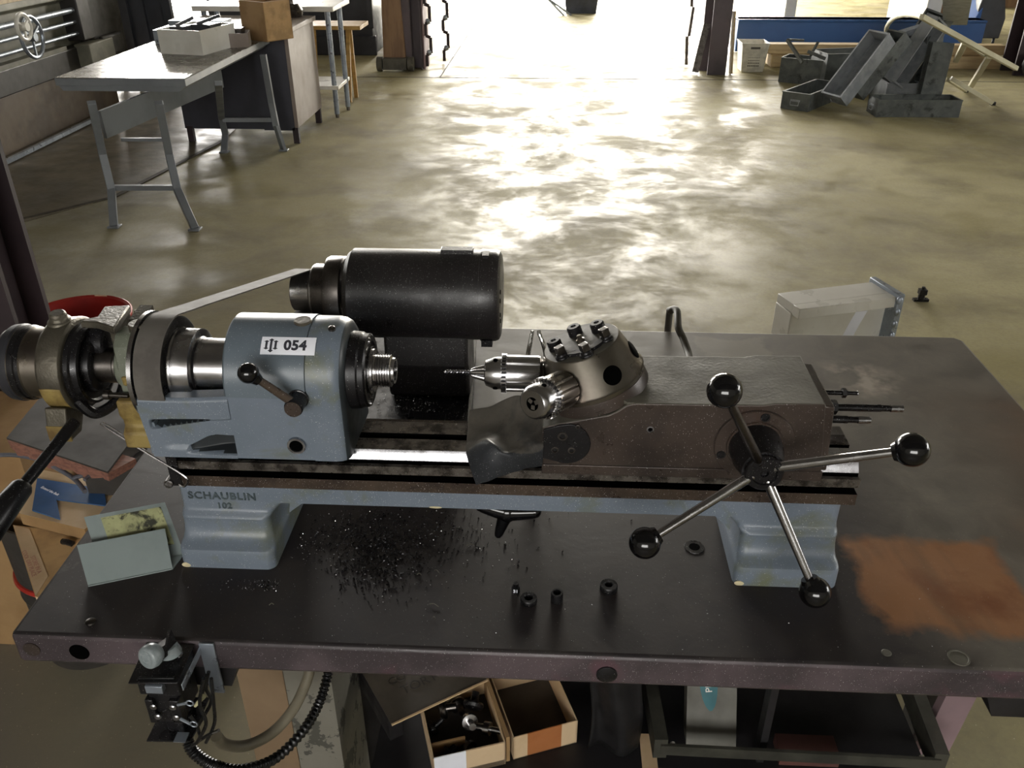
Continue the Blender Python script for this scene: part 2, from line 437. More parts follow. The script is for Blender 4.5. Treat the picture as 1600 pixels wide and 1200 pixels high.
# #PART2
# ------------------------------------------------------------------ workbench
YF = 0.727; YBK = 1.604; XL = -.650; XR = 1.06
wb = thing('workbench', 'heavy dark steel workbench with thick maroon-black edge carrying the lathe', 'workbench', (0.1, 1.15, 0))
mb = MB()
q = [(at(11, 991, z=B)), (at(1600, 1052, z=B)), None, None]
xl0, xl1 = -.650, -.666      # left edge, front and back
mb.prism([(xl0+.01, YF), (XR-.22+.0, YF-.0), (.825, 1.60), (.81, YBK), (xl1, YBK), (xl1, YF+.012)], 'z', B-.006, B)
mb.v = []; mb.f = []; mb.m = []
# plan of the top: left edge at -.65, right edge at .825
plan = [(-.648, YF), (.825, YF), (.825, 1.588), (.812, YBK), (-.655, YBK)]
mb.prism(plan, 'z', B-.048, B, [1, 1, 1, 1, 1])
mb.m[-1] = 0; mb.m[-2] = 1
o = mb.build('tabletop', [M_bench, M_benchside], wb, bevel=.006)
for i in (0,): pass
for (x, y) in ((-.335, 1.16), (.74, 1.16), (-.335, 1.54), (.74, 1.54)):
    mb = MB(); mb.box(x-.035, x+.035, y-.03, y+.03, 0, B-.048); mb.box(x-.06, x+.06, y-.05, y+.05, 0, .012)
    
    mb.build('leg', M_shelf, wb, bevel=.002)
for px_, wd_ in ((352, .045), (1573, .05)):
    P = at(px_, 1065, y=.78); mb = MB(); mb.prism([(P.x-wd_, B-.048), (P.x+wd_, B-.048), (P.x+wd_*.7, B-.085), (P.x-wd_*.7, B-.085)], 'y', .735, 1.55); mb.build('cross_beam', M_shelf, wb)
mb = MB(); mb.box(-.285, .60, .86, 1.55, .405, .42); mb.box(-.285, .60, .84, .86, .385, .425); mb.build('shelf', M_shelf, wb)
mb = MB(); mb.box(-.28, .60, 1.5, 1.515, .42, B-.05); mb.build('back_panel', M_shelf, wb)
mb = MB()
for x, zz, r in ((-.626, -.024, .0105),):
    mb.cyl((x, YF+.002, B+zz), (x, YF-.0012, B+zz), r)
mb.build('plug', M_rust, wb, 'round brown plug in the front edge')
mb = MB(); mb.cyl((-.567, YF+.002, B-.026), (-.567, YF-.0004, B-.026), .0125); mb.build('bolt_hole', M_void, wb)
mb = MB(); P = at(948, 1053, y=YF); mb.lathe((P.x, YF+.002, P.z), (0, -1, 0), [(0, .0125), (.004, .0125), (.0055, .009), (.0055, 0)], n=24); mb.build('bolt', M_black, wb)
mb = MB(); P = at(142, 972, z=B); mb.lathe((P.x, P.y, B), (0, 0, 1), [(0, .0065), (.002, .006), (.0035, .003), (.0038, 0)], n=20); mb.build('bolt', M_dsteel, wb)
mb = MB(); P = at(1498, 1028, z=B); mb.lathe((P.x, P.y, B), (0, 0, 1), [(0, .0125), (.0012, .0122), (.0012, .0105), (.0004, .0100), (.0004, 0)], n=28); mb.build('bolt', M_dusty, wb)
mb = MB(); P = at(1385, 1020, z=B); mb.lathe((P.x, P.y, B), (0, 0, 1), [(0, .006), (.0008, .005), (.0008, 0)], n=12); mb.build('paint_blob', M_dusty, wb)
mb = MB(); P = at(1085, 855, z=B); mb.lathe((P.x, P.y, B), (0, 0, 1), [(0, .014), (.0008, .0135), (.0008, .0085)], n=28, m=0); mb.cyl((P.x, P.y, B+.0002), (P.x, P.y, B+.0009), .0075, m=1); mb.build('bolt_hole', [M_black, M_void], wb)

# ------------------------------------------------------------------ the lathe
AY, AZ = .935, B+.262
LT = thing('bench_lathe', 'small blue-grey turret lathe bolted on the dark workbench, sticker 054 on its headstock', 'lathe', (-.05, .935, B))
def rrect(x0, x1, y0, y1, z, r, n=6):
    out = []
    for cx, cy, a in ((x1-r, y1-r, 0), (x0+r, y1-r, 90), (x0+r, y0+r, 180), (x1-r, y0+r, 270)):
        for i in range(n+1):
            t = math.radians(a+90*i/n); out.append((cx+r*math.cos(t), cy+r*math.sin(t), B+z))
    return out
def foot(xa, xb, side):
    prof = [(0, 0, 0), (.024, 0, .0), (.0285, .0015, .0015), (.031, .005, .004), (.034, .012, .009), (.040, .018, .014), (.050, .0215, .0165), (.062, .0225, .0175),
            (.066, .0215, .017), (.070, .024, .018), (.073, .028, .020), (.078, .030, .021), (.092, .030, .021), (.117, .030, .021)]
    rings = []
    for z, dy, dx in prof:
        if side < 0: x0, x1 = xa+dx*.15*0, xb
        x0 = xa + (dx*.12 if side < 0 else dx*.35); x1 = xb - (dx*.35 if side < 0 else dx*.2)
        g = max(0, (z-.066)/.026); g = min(1, g)*.026
        if side < 0: x1 += g
        else: x0 -= g
        rings.append(rrect(x0, x1, .8553+dy, 1.015-dy, z, .012))
    mb = MB(); mb.loft(rings); mb.build('foot', M_blue, LT)
    mb = MB()
    sx = xa+.004 if True else xb
    mb.sphere((xa+.008, .8562, B+.0032), .005, sq=(1.4, .3, .8))
    mb.build('paint_chip', M_pale, LT, 'bare cream paint chip at the foot corner')
foot(-.485, -.358, -1); foot(.243, .376, 1)
mb = MB(); mb.prism([(.8855, B+.088), (.8855, B+.117), (.985, B+.117), (.985, B+.088)], 'x', -.36, .26)
mb.prism([(-.3385+.0, B+.072), (-.336, B+.0885), (-.318, B+.0885)], 'y', .887, .984); mb.prism([(.236, B+.066), (.233, B+.0885), (.213, B+.0885)], 'y', .887, .984)
mb.build('bed_casting', M_blue, LT)
mb = MB(); P = at(680, 788, y=.885); mb.sphere((P.x, .886, B+.0885), .006, sq=(1.5, .25, .3)); mb.build('paint_chip', M_pale, LT)
# bed ways
cs = [(.880, .116), (.880, .132), (.895, .132), (.895, .1425), (.880, .1425), (.880, .1545), (.8865, .1545), (.8875, .1515), (.8905, .1515), (.891, .157), (.8985, .168),
      (.924, .168), (.924, .150), (.937, .150), (.937, .168), (.965, .168), (.978, .156), (.990, .156), (.990, .116)]
cm = [0, 2, 2, 2, 3, 3, 2, 2, 2, 1, 3, 2, 2, 2, 3, 0, 0, 0, 0]
mb = MB(); mb.prism([(y, B+z) for y, z in cs], 'x', -.482, .383, cm)
mb.build('bed_way', [M_oil, M_bright, M_void, M_way], LT)
# raised lettering on the bed
def on_face(px, py, y): 
    P = at(px, py, y=y); return Matrix.Translation(P) @ Matrix.Rotation(PI/2, 4, 'X')
mb = MB(); mb.text('SCHAUBLIN', .0155, on_face(347, 775, .8855), depth=.0022, bold=.0004, spacing=1.12); mb.text('102', .0125, on_face(351, 790, .8855), depth=.0022, bold=.0004, spacing=1.1)
mb.build('raised_lettering', M_letter, LT)

# --- headstock
R = .0675
def hs_profile(off, dz=0.0):
    pts = []
    yf, yb = .869, 1.001
    pts.append((yf+off, B+.168)); 
    for z in (.19, .21, .23, .25): pts.append((yf+off, B+z))
    for i in range(0, 37):
        a = math.radians(180-5*i); rr = R-off
        pts.append((AY+rr*math.cos(a)*(.066/.0675), AZ+rr*math.sin(a)))
    for z in (.25, .23, .21, .19): pts.append((yb-off, B+z))
    pts.append((yb-off, B+.168)); return pts
mb = MB(); rings = []
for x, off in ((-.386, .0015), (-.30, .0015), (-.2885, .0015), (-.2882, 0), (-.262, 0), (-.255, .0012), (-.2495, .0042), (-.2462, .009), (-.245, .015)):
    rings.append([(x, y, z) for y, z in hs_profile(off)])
mb.loft(rings, [0, 0, 0, 0, 0, 0, 1, 1]); mb.m[-1] = 1  # end cap and last rounded rings in the darker blue
hs = mb.build('headstock', [M_blue, M_darkblue], LT)
# trough body to the left of the cover, with a modelled hollow in its front
xa, xb = -.500, -.386
def hollow(x, z):
    u = (x+.494)/.108; vv = (z-.168)/.086            # 0..1 across the face
    def ss(a, b, t):
        t = max(0, min(1, (t-a)/(b-a))); return t*t*(3-2*t)
    top = .66+.06*u; bot = .50-.36*ss(.10, .62, u)
    cv = .54+.13*u; w1 = .045*(1-ss(.1, .85, u))+.012; a1 = ss(.05, .11, u)*(1-ss(.68, .80, u))
    crev = a1*(1-ss(w1*.6, w1*1.5, abs(vv-cv)))*.018
    pan = ss(.08, .30, u)*ss(.10, .22, vv)*(1-ss(cv-.03, cv+.01, vv))*.0035
    tt_ = .20+.17*ss(.42, .78, u); a2 = ss(.40, .50, u)
    tri = a2*ss(.06, .12, vv)*(1-ss(tt_-.03, tt_+.02, vv))*.020*(.35+.65*ss(.45, .9, u))
    return max(crev, pan, tri)
mb = MB()
ztop = lambda u: B+.253-.002*math.sin(u*PI)+(.003*u)
def face(u, v):
    z0 = B+.168; z1 = ztop(u); z = z0+(z1-z0)*v
    xl = xa+.000+.008*(1-v)+(.0 if v < .9 else -.0)
    x = xl+(xb+.0005-xl)*u
    y = .869+hollow(x, z-B)
    if v > .93: y += .004*((v-.93)/.07)**2
    return V((x, y, z))
mb.grid(face, 110, 70)
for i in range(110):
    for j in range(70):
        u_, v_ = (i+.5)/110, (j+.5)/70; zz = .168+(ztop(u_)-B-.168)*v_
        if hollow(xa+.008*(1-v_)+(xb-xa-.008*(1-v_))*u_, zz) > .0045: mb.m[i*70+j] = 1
mb.grid(lambda u, v: V((face(u, 1).x, .873+.021*v, ztop(u)-.0015*v)), 20, 3)
mb.grid(lambda u, v: V((xa+.006+(xb-xa)*u, .894, B+.168+(ztop(u)-.0015-B-.168)*v)), 20, 3)
mb.grid(lambda u, v: V((xa+.008*(1-v), .869+.012*u, B+.168+(ztop(0)-B-.168)*v)), 3, 10)
mb.box(xa+.004, xb, .985, .9985, B+.168, B+.250); mb.box(xa+.008, xb, .894, .99, B+.168, B+.180)
mb.box(xa+.004, xa+.016, .873, .99, B+.17, B+.216)
mb.build('headstock_base', [M_blue, M_darkblue], LT)
# hinged cover
mb = MB(); rings = []
def cov(off):
    pts = []
    for rr, rev in ((R+.0016-off, 0), (R-.004, 1)):
        seq = [(180-5*i) for i in range(0, 37)]
        arc = [(AY+rr*math.cos(math.radians(a))*(.066/.0675), AZ+rr*math.sin(math.radians(a))) for a in seq]
        arc = [(arc[0][0], B+.2575)] + arc + [(arc[-1][0], B+.2575)]
        pts += arc[::-1] if rev else arc
    return pts
for x, off in ((-.3885, .005), (-.3875, .002), (-.385, 0), (-.300, 0), (-.2893, 0)):
    rings.append([(x, y, z) for y, z in cov(off)])
mb.loft(rings); mb.build('hinged_cover', M_blue2, hs, 'darker blue-grey hinged cover over the spindle')
# sticker wrapped on the cover
RS = R+.0019
def wrap(u, v, lift=0):      # u along x metres, v arc length up
    th = math.radians(41.5)+v/RS
    return V((u, AY-(RS+lift)*math.cos(th)*(.066/.0675), AZ+(RS+lift)*math.sin(th)))
H = math.radians(19.2)*RS; x0, x1 = -.3425, -.2925-.0005
mb = MB()
x0 = at(411, 527, y=.903).x; x1 = at(497, 530, y=.903).x-.001
def rc(u, v):  # slightly rounded corners
    return wrap(x0+(x1-x0)*u, H*v)
mb.grid(rc, 6, 12, 0)
W_ = x1-x0
def put(txt, cu, cv, size, bold, spacing=1):
    mb.text(txt, size, None, 1, .0001, bold, fn=lambda p: wrap(x0+W_*cu+p.x, H*cv+p.y, .0004+p.z), spacing=spacing)
put('054', .63, .5, .0175, .0007, 1.05)
def logo(cu, hgt, cv):
    w = .0017; cx = x0+W_*cu; c = H*cv
    pol = [(-w, -hgt), (0, -hgt-.0013), (w, -hgt), (w*2, -hgt+.0012), (w, -hgt+.0016), (w, hgt-.0020), (w*2.1, hgt-.0010), (0, hgt+.0013), (-w*2.1, hgt-.0010), (-w, hgt-.0020), (-w, -hgt+.0016), (-w*2, -hgt+.0012)]
    # split finely so it follows the curve
    for k in range(8):
        a = -hgt*.9+hgt*1.8*k/8; b = -hgt*.9+hgt*1.8*(k+1)/8
        mb.add([wrap(cx-w*.8, c+a, .0004), wrap(cx+w*.8, c+a, .0004), wrap(cx+w*.8, c+b, .0004), wrap(cx-w*.8, c+b, .0004)], [(0, 1, 2, 3)], 1)
    for sg in (1, -1):
        t = [(-w*1.9, hgt*.78), (0, hgt+.0006), (w*1.9, hgt*.78), (0, hgt*.62)]
        mb.add([wrap(cx+a, c+sg*b, .00045) for a, b in t], [(0, 1, 2, 3)], 1)
logo(.10, .0055, .52); logo(.185, .0085, .5); logo(.27, .0055, .52)
mb.build('number_sticker', [M_white, M_ink], hs, 'white sticker reading 054 with a three-bar mark')
# nose
mb = MB(); mb.lathe((-.2455, AY, AZ), (1, 0, 0), [(0, .049), (.012, .048), (.014, .046), (.0205, .046), (.0225, .0435), (.0225, .037), (.0195, .036), (.0195, .030)], [1, 1, 1, 1, 1, 1, 1], 64)
mb.build('nose_flange', [M_dsteel, M_black], hs, 'black ring flange around the spindle nose')
mb = MB()
pr = [(0, .030), (.006, .030), (.0065, .027), (.009, .027), (.009, .0195), (.011, .019)]
t = .011
for i in range(6): pr += [(t, .0185), (t+.0012, .0205), (t+.002, .0205), (t+.003, .0185)]; t += .0033
pr += [(t, .0165), (t+.003, .0160), (t+.003, .0125), (t-.02, .0118), (t-.02, 0)]
mb.lathe((-.2270, AY, AZ), (1, 0, 0), pr, 0, 48); mb.build('spindle_nose', M_steel, hs, 'polished threaded spindle nose')
mb = MB(); mb.cyl((-.224, AY-.0, AZ+.0405), (-.2215, AY, AZ+.0405), .004); mb.build('screw', M_steel, hs)
mb = MB(); mb.cyl((-.224, AY-.02, AZ-.0355), (-.2215, AY-.02, AZ-.0355), .004); mb.build('screw', M_steel, hs)
# oil cap + small screw
mb = MB(); P = at(475, 495, y=AY); mb.lathe((P.x, AY-.006, AZ+R-.003), (0, -.08, 1), [(0, .011), (.005, .011), (.0065, .0095), (.0065, 0)], 0, 28); mb.build('oil_cap', M_cast, hs)
mb = MB(); P = at(520, 500, y=.925); mb.lathe((P.x, .917, AZ+R-.004), (0, -.28, 1), [(0, .0045), (.0035, .0045), (.0045, .003), (.0030, .0015)], 0, 16); mb.build('screw', M_dsteel, hs)
# clamp lever
PV = at(455, 641, y=.843)
mb = MB(); mb.lathe((PV.x+.002, .870, PV.z+.001), (0, -1, 0), [(0, .0125), (.004, .0125), (.0045, .0112), (.024, .0112), (.0255, .0100), (.0275, .0100), (.0275, 0)], [1, 1, 1, 1, 1, 0, 0], 32)
lv = mb.build('lever', [M_rust, M_black], LT)
BL = at(388, 583, y=.838)
mb = MB(); mb.cyl(V((PV.x+.002, .852, PV.z+.004)), BL, .0056, .0042, n=18); mb.build('lever_rod', M_oil, lv)
mb = MB(); mb.sphere(BL, .0122); mb.lathe(BL, V((PV.x, .852, PV.z))-BL, [(.008, .0085), (.0155, .0062)], n=20); mb.build('lever_knob', M_ball, lv)
# sight ring on the front face
P = at(463, 697, y=.868)
mb = MB(); mb.lathe((P.x, .8695, P.z), (0, -1, 0), [(0, .0118), (.0024, .0112), (.0024, .0085), (.0010, .0082), (.0010, 0)], [0, 0, 0, 1, 1], 36)
mb.build('sight_ring', [M_bright, M_void], hs, 'bright ring around a dark sight hole')
# cone pulley
mb = MB()
pr = [(0, .030), (0, .0660), (.0012, .0690), (.0065, .0690), (.0075, .0635), (.010, .0628), (.0385, .0632), (.0395, .0600), (.0395, .0500), (.041, .0485), (.044, .0478), (.066, .0478), (.0668, .0455), (.0668, .0380), (.069, .0362), (.0925, .0362), (.1135, .0362), (.1135, .02)]
ms = [0, 0, 0, 1, 1, 2, 1, 1, 1, 0, 0, 0, 0, 1, 0, 0, 0]
pr[4] = (.0072, .0640)
mb.lathe((-.5035, AY, AZ), (1, 0, 0), pr, ms, 72); mb.build('cone_pulley', [M_steel, M_black, M_rubber], LT, 'bright stepped cone pulley')
# left bracket, shaft, collet closer
mb = MB(); mb.lathe((-.592, AY, AZ), (1, 0, 0), [(0, .0236), (.048, .0236), (.050, .0255), (.068, .0255), (.072, .030), (.09, .030)], 0, 40); mb.build('spindle_tail', M_dsteel, LT)
mb = MB()
bx0, bx1 = -.5335, -.5125
mb.prism([(.905, B+.205), (.905, B+.262), (.909, B+.300), (.921, B+.312), (.945, B+.312), (.965, B+.29), (.972, B+.25), (.965, B+.205)], 'x', bx0, bx1)
mb.prism([(.903, B+.248), (.903, B+.256), (.90, B+.262), (.93, B+.262), (.93, B+.248)], 'x', bx0+.004, bx1+.007, 1)
mb.lathe((bx0-.006, AY, AZ), (1, 0, 0), [(0, .028), (.006, .030), (.02, .030)], 0, 32)
bk = mb.build('bracket', [M_castg, M_ochre], LT, 'grey-green cast bracket behind the pulley', bevel=.003)
mb = MB(); mb.prism([(.885, B+.168), (.885, B+.190), (.893, B+.197), (.893, B+.205), (.887, B+.215), (.887, B+.236), (.96, B+.236), (.96, B+.168)], 'x', -.535, -.497); mb.build('bracket_foot', M_ochre, bk, 'bare ochre foot of the bracket', bevel=.003)
P = at(218, 512, y=.925)
mb = MB(); mb.lathe((P.x, .925, B+.306), (0, 0, 1), [(0, .0075), (.009, .0075), (.010, .0118), (.0115, .0125), (.0185, .0125), (.020, .0115), (.020, 0)], 0, 40); mb.build('thumb_screw', M_cast, bk)
mb = MB(); mb.cyl((-.548, .8995, B+.238), (-.522, .8985, B+.238), .0035); mb.cyl((-.553, .8995, B+.238), (-.546, .8995, B+.238), .0062, n=18); mb.build('set_screw', M_dsteel, bk)
mb = MB(); mb.prism([(.955, B+.285), (.985, B+.31), (.985, B+.322), (.95, B+.318)], 'x', -.527, -.510); mb.cyl((-.530, .975, B+.315), (-.507, .975, B+.315), .004, n=12); mb.build('rear_lug', M_cast, bk)

CX = -.6035     # yoke centre
mb = MB()
mb.lathe((-.6835, AY, AZ), (1, 0, 0), [(0, .030), (0, .0405), (.0018, .0435), (.007, .0445), (.0085, .0480), (.0175, .0492), (.0200, .0475), (.0215, .0478), (.0285, .0478), (.030, .0462), (.0345, .0462), (.036, .0448), (.068, .0448), (.07, .02)],
         [0, 1, 1, 1, 2, 2, 0, 3, 3, 3, 0, 0, 0], 64)
cl = mb.build('collet_drum', [M_bronze, M_dsteel, M_rubber, M_black], LT, 'ringed steel drum on the spindle tail')
mb = MB()
# yoke ring
n = 64; rings = []
for x, ro in ((-.6205, .0560), (-.6190, .0582), (-.5905, .0625), (-.588, .0610)):
    pass
mb.lathe((-.6210, AY, AZ), (1, 0, 0), [(0, .046), (0, .0562), (.0015, .0582), (.029, .0600), (.0315, .0585), (.0325, .052), (.0325, .046)], [0, 0, 1, 0, 0, 0], 72)
# boss below that takes the handle
mb.prism([(AY-.060, AZ-.030), (AY-.066, AZ-.052), (AY-.066, AZ-.074), (AY-.040, AZ-.076), (AY-.02, AZ-.05)], 'x', -.6195, -.5925)
mb.lathe((-.606, AY-.0, AZ+.052), (0, -.1, 1), [(0, .0150), (.008, .0150), (.012, .0105), (.0185, .0100), (.0200, .008), (.020, 0)], 0, 28)
yk = mb.build('yoke', [M_cast, M_cast], LT, 'cast closing yoke around the drum', bevel=.002)
mb = MB(); mb.grid(lambda u, v: V((-.6185+.026*u, AY-.0602*math.cos(math.radians(4+36*v)), AZ-.0602*math.sin(math.radians(4+36*v)))), 6, 16)
o = mb.build('worn_paint', M_ochre, yk, 'worn ochre paint low on the yoke'); s_ = o.modifiers.new('t', 'SOLIDIFY'); s_.thickness = .0015
mb = MB(); mb.prism([(AY-.0668, AZ-.053), (AY-.0668, AZ-.0745), (AY-.064, AZ-.0745), (AY-.064, AZ-.053)], 'x', -.620, -.592); mb.build('worn_face', M_ochre, yk, 'worn ochre face of the boss')
mb = MB(); mb.box(-.6165, -.593, AY-.0625, AY-.055, AZ-.030, AZ-.008); 
# yoke arm at the back right
mb = MB(); zz_ = AZ+.062; ya_ = [at(*p, z=zz_) for p in ((124, 502), (150, 503), (178, 512), (190, 494), (203, 476), (163, 478), (152, 494), (135, 497))]
mb.prism([(p.x, p.y) for p in ya_], 'z', zz_-.010, zz_)
P = at(203, 478, z=zz_); mb.box(P.x-.010, P.x-.001, P.y-.045, P.y-.001, zz_-.045, zz_-.001)
mb.build('yoke_arm', M_cast, yk, bevel=.002)
mb = MB(); mb.lathe((-.590, AY, AZ), (1, 0, 0), [(0, .053), (.007, .053), (.009, .0505), (.016, .0495), (.017, .046), (.013, .044), (.013, .036), (.022, .034), (.024, .031), (.024, .024)], 0, 56); mb.build('thrust_ring', M_black, yk)
# bearing block seen behind the ring
mb = MB(); mb.lathe((-.576, AY+.018, AZ+.022), (1, 0, 0), [(0, .0285), (.018, .0285), (.020, .026), (.020, .0235), (.021, .022), (.021, 0)], 0, 40); mb.build('cam_disc', M_black, yk)
mb = MB(); mb.tube([(-.588, AY-.040, AZ-.030), (-.572, AY-.035, AZ-.052), (-.552, AY-.01, AZ-.045), (-.545, AY+.01, AZ-.02)], .007, n=8); mb.build('link', M_black, yk)
H0 = at(113, 664, y=AY-.068); H1 = at(-28, 838, y=AY-.225)
d = (H1-H0); 
mb = MB(); mb.cyl(H0-d*.03, H0+d*.66, .0074, .0068, n=20, m=0)
mb.lathe(H0+d*.56, d, [(0, .0095), (.005, .0125), (d.length*.44, .0185), (d.length*.46, .017), (d.length*.46, 0)], 1, 24)
mb.build('closing_handle', [M_black, M_black], LT, 'long black closing handle with thick grip')
# wire stay from the yoke to the end of the bed
W0 = at(157, 662, y=.905); W1 = at(286, 742, y=.872)
mb = MB(); P1 = at(293, 752, y=.871); P2 = at(288, 760, y=.871); P3 = at(280, 757, y=.873)
mb.tube([W0, W0.lerp(W1, .5)+V((0, 0, -.001)), W1, P1, P2, P3], .0015, n=6)
mb.tube([W0+V((.003, .002, .002)), W0.lerp(W1, .55)+V((0, .001, .0022))], .0009, n=6, smooth=False)
P = at(263, 757, y=.874); mb.lathe(P+V((0, .02, 0)), (0, -1, 0), [(0, .0062), (.020, .0062), (.021, .005), (.019, .0035), (.019, 0)], 0, 20)
mb.build('wire_stay', M_steel, LT, 'thin bright wire hooked to the end of the bed')
mb = MB(); mb.box(-.4835, -.47, .878, .90, B+.117, B+.166); mb.build('end_stop', M_black, LT)

# --- star knob under the bed
mb = MB(); c = V((-.052, .905, B+.072))
mb.cyl(c, c+V((0, .05, .02)), .011, n=20)
K = [(V((-.060, .902, B+.0845)), V((-.100, .902, B+.0885)))]
for dx, dz, L in ((-.034, .012, 1), (.036, .004, 1), (-.012, -.036, 1)):
    e = c+V((dx, -.006, dz)); mb.tube([c+V((0, -.002, 0)), c+V((dx*.45, -.004, dz*.38)), e], (lambda t: .0125-.007*t) if dz < -.02 else (lambda t: .0135-.0045*t), n=14, k=6); mb.sphere(e, .0053 if dz < -.02 else .0088, n=14)
mb.sphere(c+V((0, -.002, 0)), .0145, n=18)
mb.build('clamp_knob', M_ball, LT, 'black three-lobed clamp knob under the bed')

# --- turret slide
prof = [(-.0075, .158), (-.0080, .2235), (.002, .2270), (.050, .2390), (.070, .2435), (.080, .249), (.090, .2575), (.100, .2605), (.248, .2620), (.262, .2650), (.3190, .2655), (.3320, .157)]
mb = MB(); mb.prism([(x, B+z) for x, z in prof], 'y', .872, .993, [0, 1, 1, 1, 1, 1, 1, 1, 1, 1, 1, 0])
sl = mb.build('turret_slide', [M_rust, M_dusty], LT, 'brown slide with a dusty grey top', bevel=.0015)
mb = MB(); mb.prism([(.322, B+.168), (.3185, B+.2600), (.3325, B+.2585), (.3385, B+.168)], 'y', .878, .985); mb.build('end_plate', M_rust, sl, bevel=.002)
mb = MB(); mb.box(.336, .378, .948, .968, B+.168, B+.176); mb.build('way_wiper', M_dsteel, sl)
mb = MB(); mb.box(.336, .379, .9, .925, B+.1685, B+.171); mb.build('way_cover', M_bright, sl)
mb = MB(); mb.box(-.0080, .3317, .8702, .873, B+.1575, B+.1715); mb.build('lower_strip', M_rust, sl, bevel=.001)
# screwed side plate
mb = MB(); pl = [(-.0065, .181)]
import itertools
c0 = (.0220, .2025)
for a in range(-115, 86, 10):
    pl.append((c0[0]+.0285*math.cos(math.radians(a)), c0[1]+.0285*math.sin(math.radians(a))))
pl += [(.012, .2285), (-.0065, .2225)]
mb.prism([(x, B+z) for x, z in pl], 'y', .8695, .873); sp = mb.build('side_plate', M_black, sl, 'black rounded plate with three screws', bevel=.0008)
for px, py, r in ((879, 682, .0062), (867, 703, .0048), (893, 704, .0048), (903, 667, .003)):
    P = at(px, py, y=.869); mb = MB(); mb.lathe((P.x, .8698, P.z), (0, -1, 0), [(0, r), (.0012, r*.95), (.0014, r*.6), (0, r*.5), (0, 0)], 0, 20); mb.build('screw', M_dsteel, sl)
for px, py, r in ((1016, 671, .0045),):
    P = at(px, py, y=.872); mb = MB(); mb.lathe((P.x, .8725, P.z), (0, -1, 0), [(0, r), (.0014, r*.95), (.0016, r*.7), (.0008, r*.6), (.0008, 0)], [0, 0, 0, 1, 1], 20); mb.build('screw', [M_bright, M_void], sl)
# capstan
HX, HZ = .2445, B+.2085
mb = MB(); mb.lathe((HX, .873, HZ), (0, -1, 0), [(0, .0475), (.0045, .0475), (.0055, .0465), (.0055, .034), (.0075, .033), (.0075, 0)], 0, 64); fl = mb.build('capstan_flange', M_rust, LT)
for a in (80, 200, 320):
    a = math.radians(a); mb = MB(); mb.lathe((HX+.0405*math.cos(a), .8678, HZ+.0405*math.sin(a)), (0, -1, 0), [(0, .0058), (.0014, .0055), (.0014, .0035), (.0006, .003), (.0006, 0)], 0, 18); mb.build('screw', M_black, fl)
hx, hy, hz = .2445, .8214, B+.208
mb = MB(); mb.lathe((HX, .868, HZ), (0, -1, 0), [(0, .031), (.022, .0300), (.028, .0285), (.050, .0240), (.0505, .0205), (.0530, .0205), (.0535, .0220), (.0575, .0220), (.0590, .0205), (.0590, .0145), (.0570, .0135), (.0570, .005), (.054, .0045), (.054, 0)], 0, 56)
cp = mb.build('capstan', M_black, LT, 'black capstan hub with four ball-ended spokes')
be, a0, L = .3535, .4715, .1593
for k in range(4):
    a = a0-k*PI/2; d = V((math.cos(a)*math.cos(be), -math.sin(be), math.sin(a)*math.cos(be))); Hc = V((hx, hy, hz)); E = Hc+d*L
    mb = MB(); mb.lathe(Hc, d, [(.008, .0058), (.030, .0060), (.1, .0052), (L-.010, .0046)], 0, 20); spk = mb.build('spoke', M_steel if k != 3 else M_dsteel, cp)
    mb = MB(); mb.sphere(E, .0182, n=32); mb.lathe(E, -d, [(.012, .0125), (.0185, .0095), (.019, .005)], 0, 24); mb.build('spoke_knob', M_ball, cp)
# turret
phi, Qx, rho, tt, tb = .3308, .052, .0602, .0482, .0036
Q = V((Qx, AY, AZ)); ta = V((-math.sin(phi), 0, math.cos(phi))); tu = V((-math.cos(phi), 0, -math.sin(phi))); tv = V((0, -1, 0))
rr = lambda t: rho*math.cos(phi)-(t-rho*math.sin(phi))*math.tan(phi)
def st(k):
    th = math.radians(60*k); return (math.cos(phi)*(math.cos(th)*tu+math.sin(th)*tv)+math.sin(phi)*ta).normalized()
mb = MB(); mb.lathe(Q, ta, [(-.0205, .0655), (-.006, .0640), (-.004, .0635)], 0, 72); tbse = mb.build('turret_base', M_rust, sl, bevel=.001)
mb = MB(); mb.prism([(-.006, B+.150), (-.006, B+.222), (.05, B+.236), (.09, B+.2565), (.13, B+.2565), (.13, B+.15)], 'y', .882, .996)
mb = MB(); sp_ = [(Qx+.004+.0745*math.cos(math.radians(a)), min(.9915, max(.8740, AY+.0745*math.sin(math.radians(a))))) for a in range(-62, 181, 6)]+[(-.004, .874)]
mb.prism([p for p in sp_ if p[0] > .0], 'z', AZ-.06, AZ-.0015); mb.build('turret_seat', M_dusty, sl)
mb = MB(); mb.lathe(Q, ta, [(-.005, .0625), (-.003, rr(tb)+.002), (tb-.002, rr(tb)+.0025), (tb, rr(tb)+.0005), (tt-.0015, rr(tt)+.0008), (tt, rr(tt)-.0008), (tt, .0335), (tt+.0006, .0335), (tt+.0006, 0)], [0, 0, 0, 0, 0, 1, 1, 1], 96)
tr = mb.build('turret', [M_bronze, M_dusty], LT, 'straw-tinted conical six-hole turret')
for k in (2, 3):
    n_ = st(k); mb = MB(); mb.lathe(Q+n_*(rho-.006), n_, [(0, .0118), (.0066, .0118), (.0070, .0110), (.0070, 0)], 0, 40); mb.build('tool_hole', M_void, tr)
mb = MB()    # black clamp ring
ring = []
for k in range(0, 61):
    a = math.radians(5+2.6*k); 
    ring.append(Q+ta*(tt+.0012)+(math.cos(a)*tu+math.sin(a)*tv)*.030)
rings = []
for i, p in enumerate(ring):
    c = Q+ta*(tt+.0012); o = (p-c).normalized()
    rings.append([tuple(p+o*s+ta*h) for s, h in ((-.004, -.001), (.0045, -.001), (.0045, .003), (-.004, .003))])
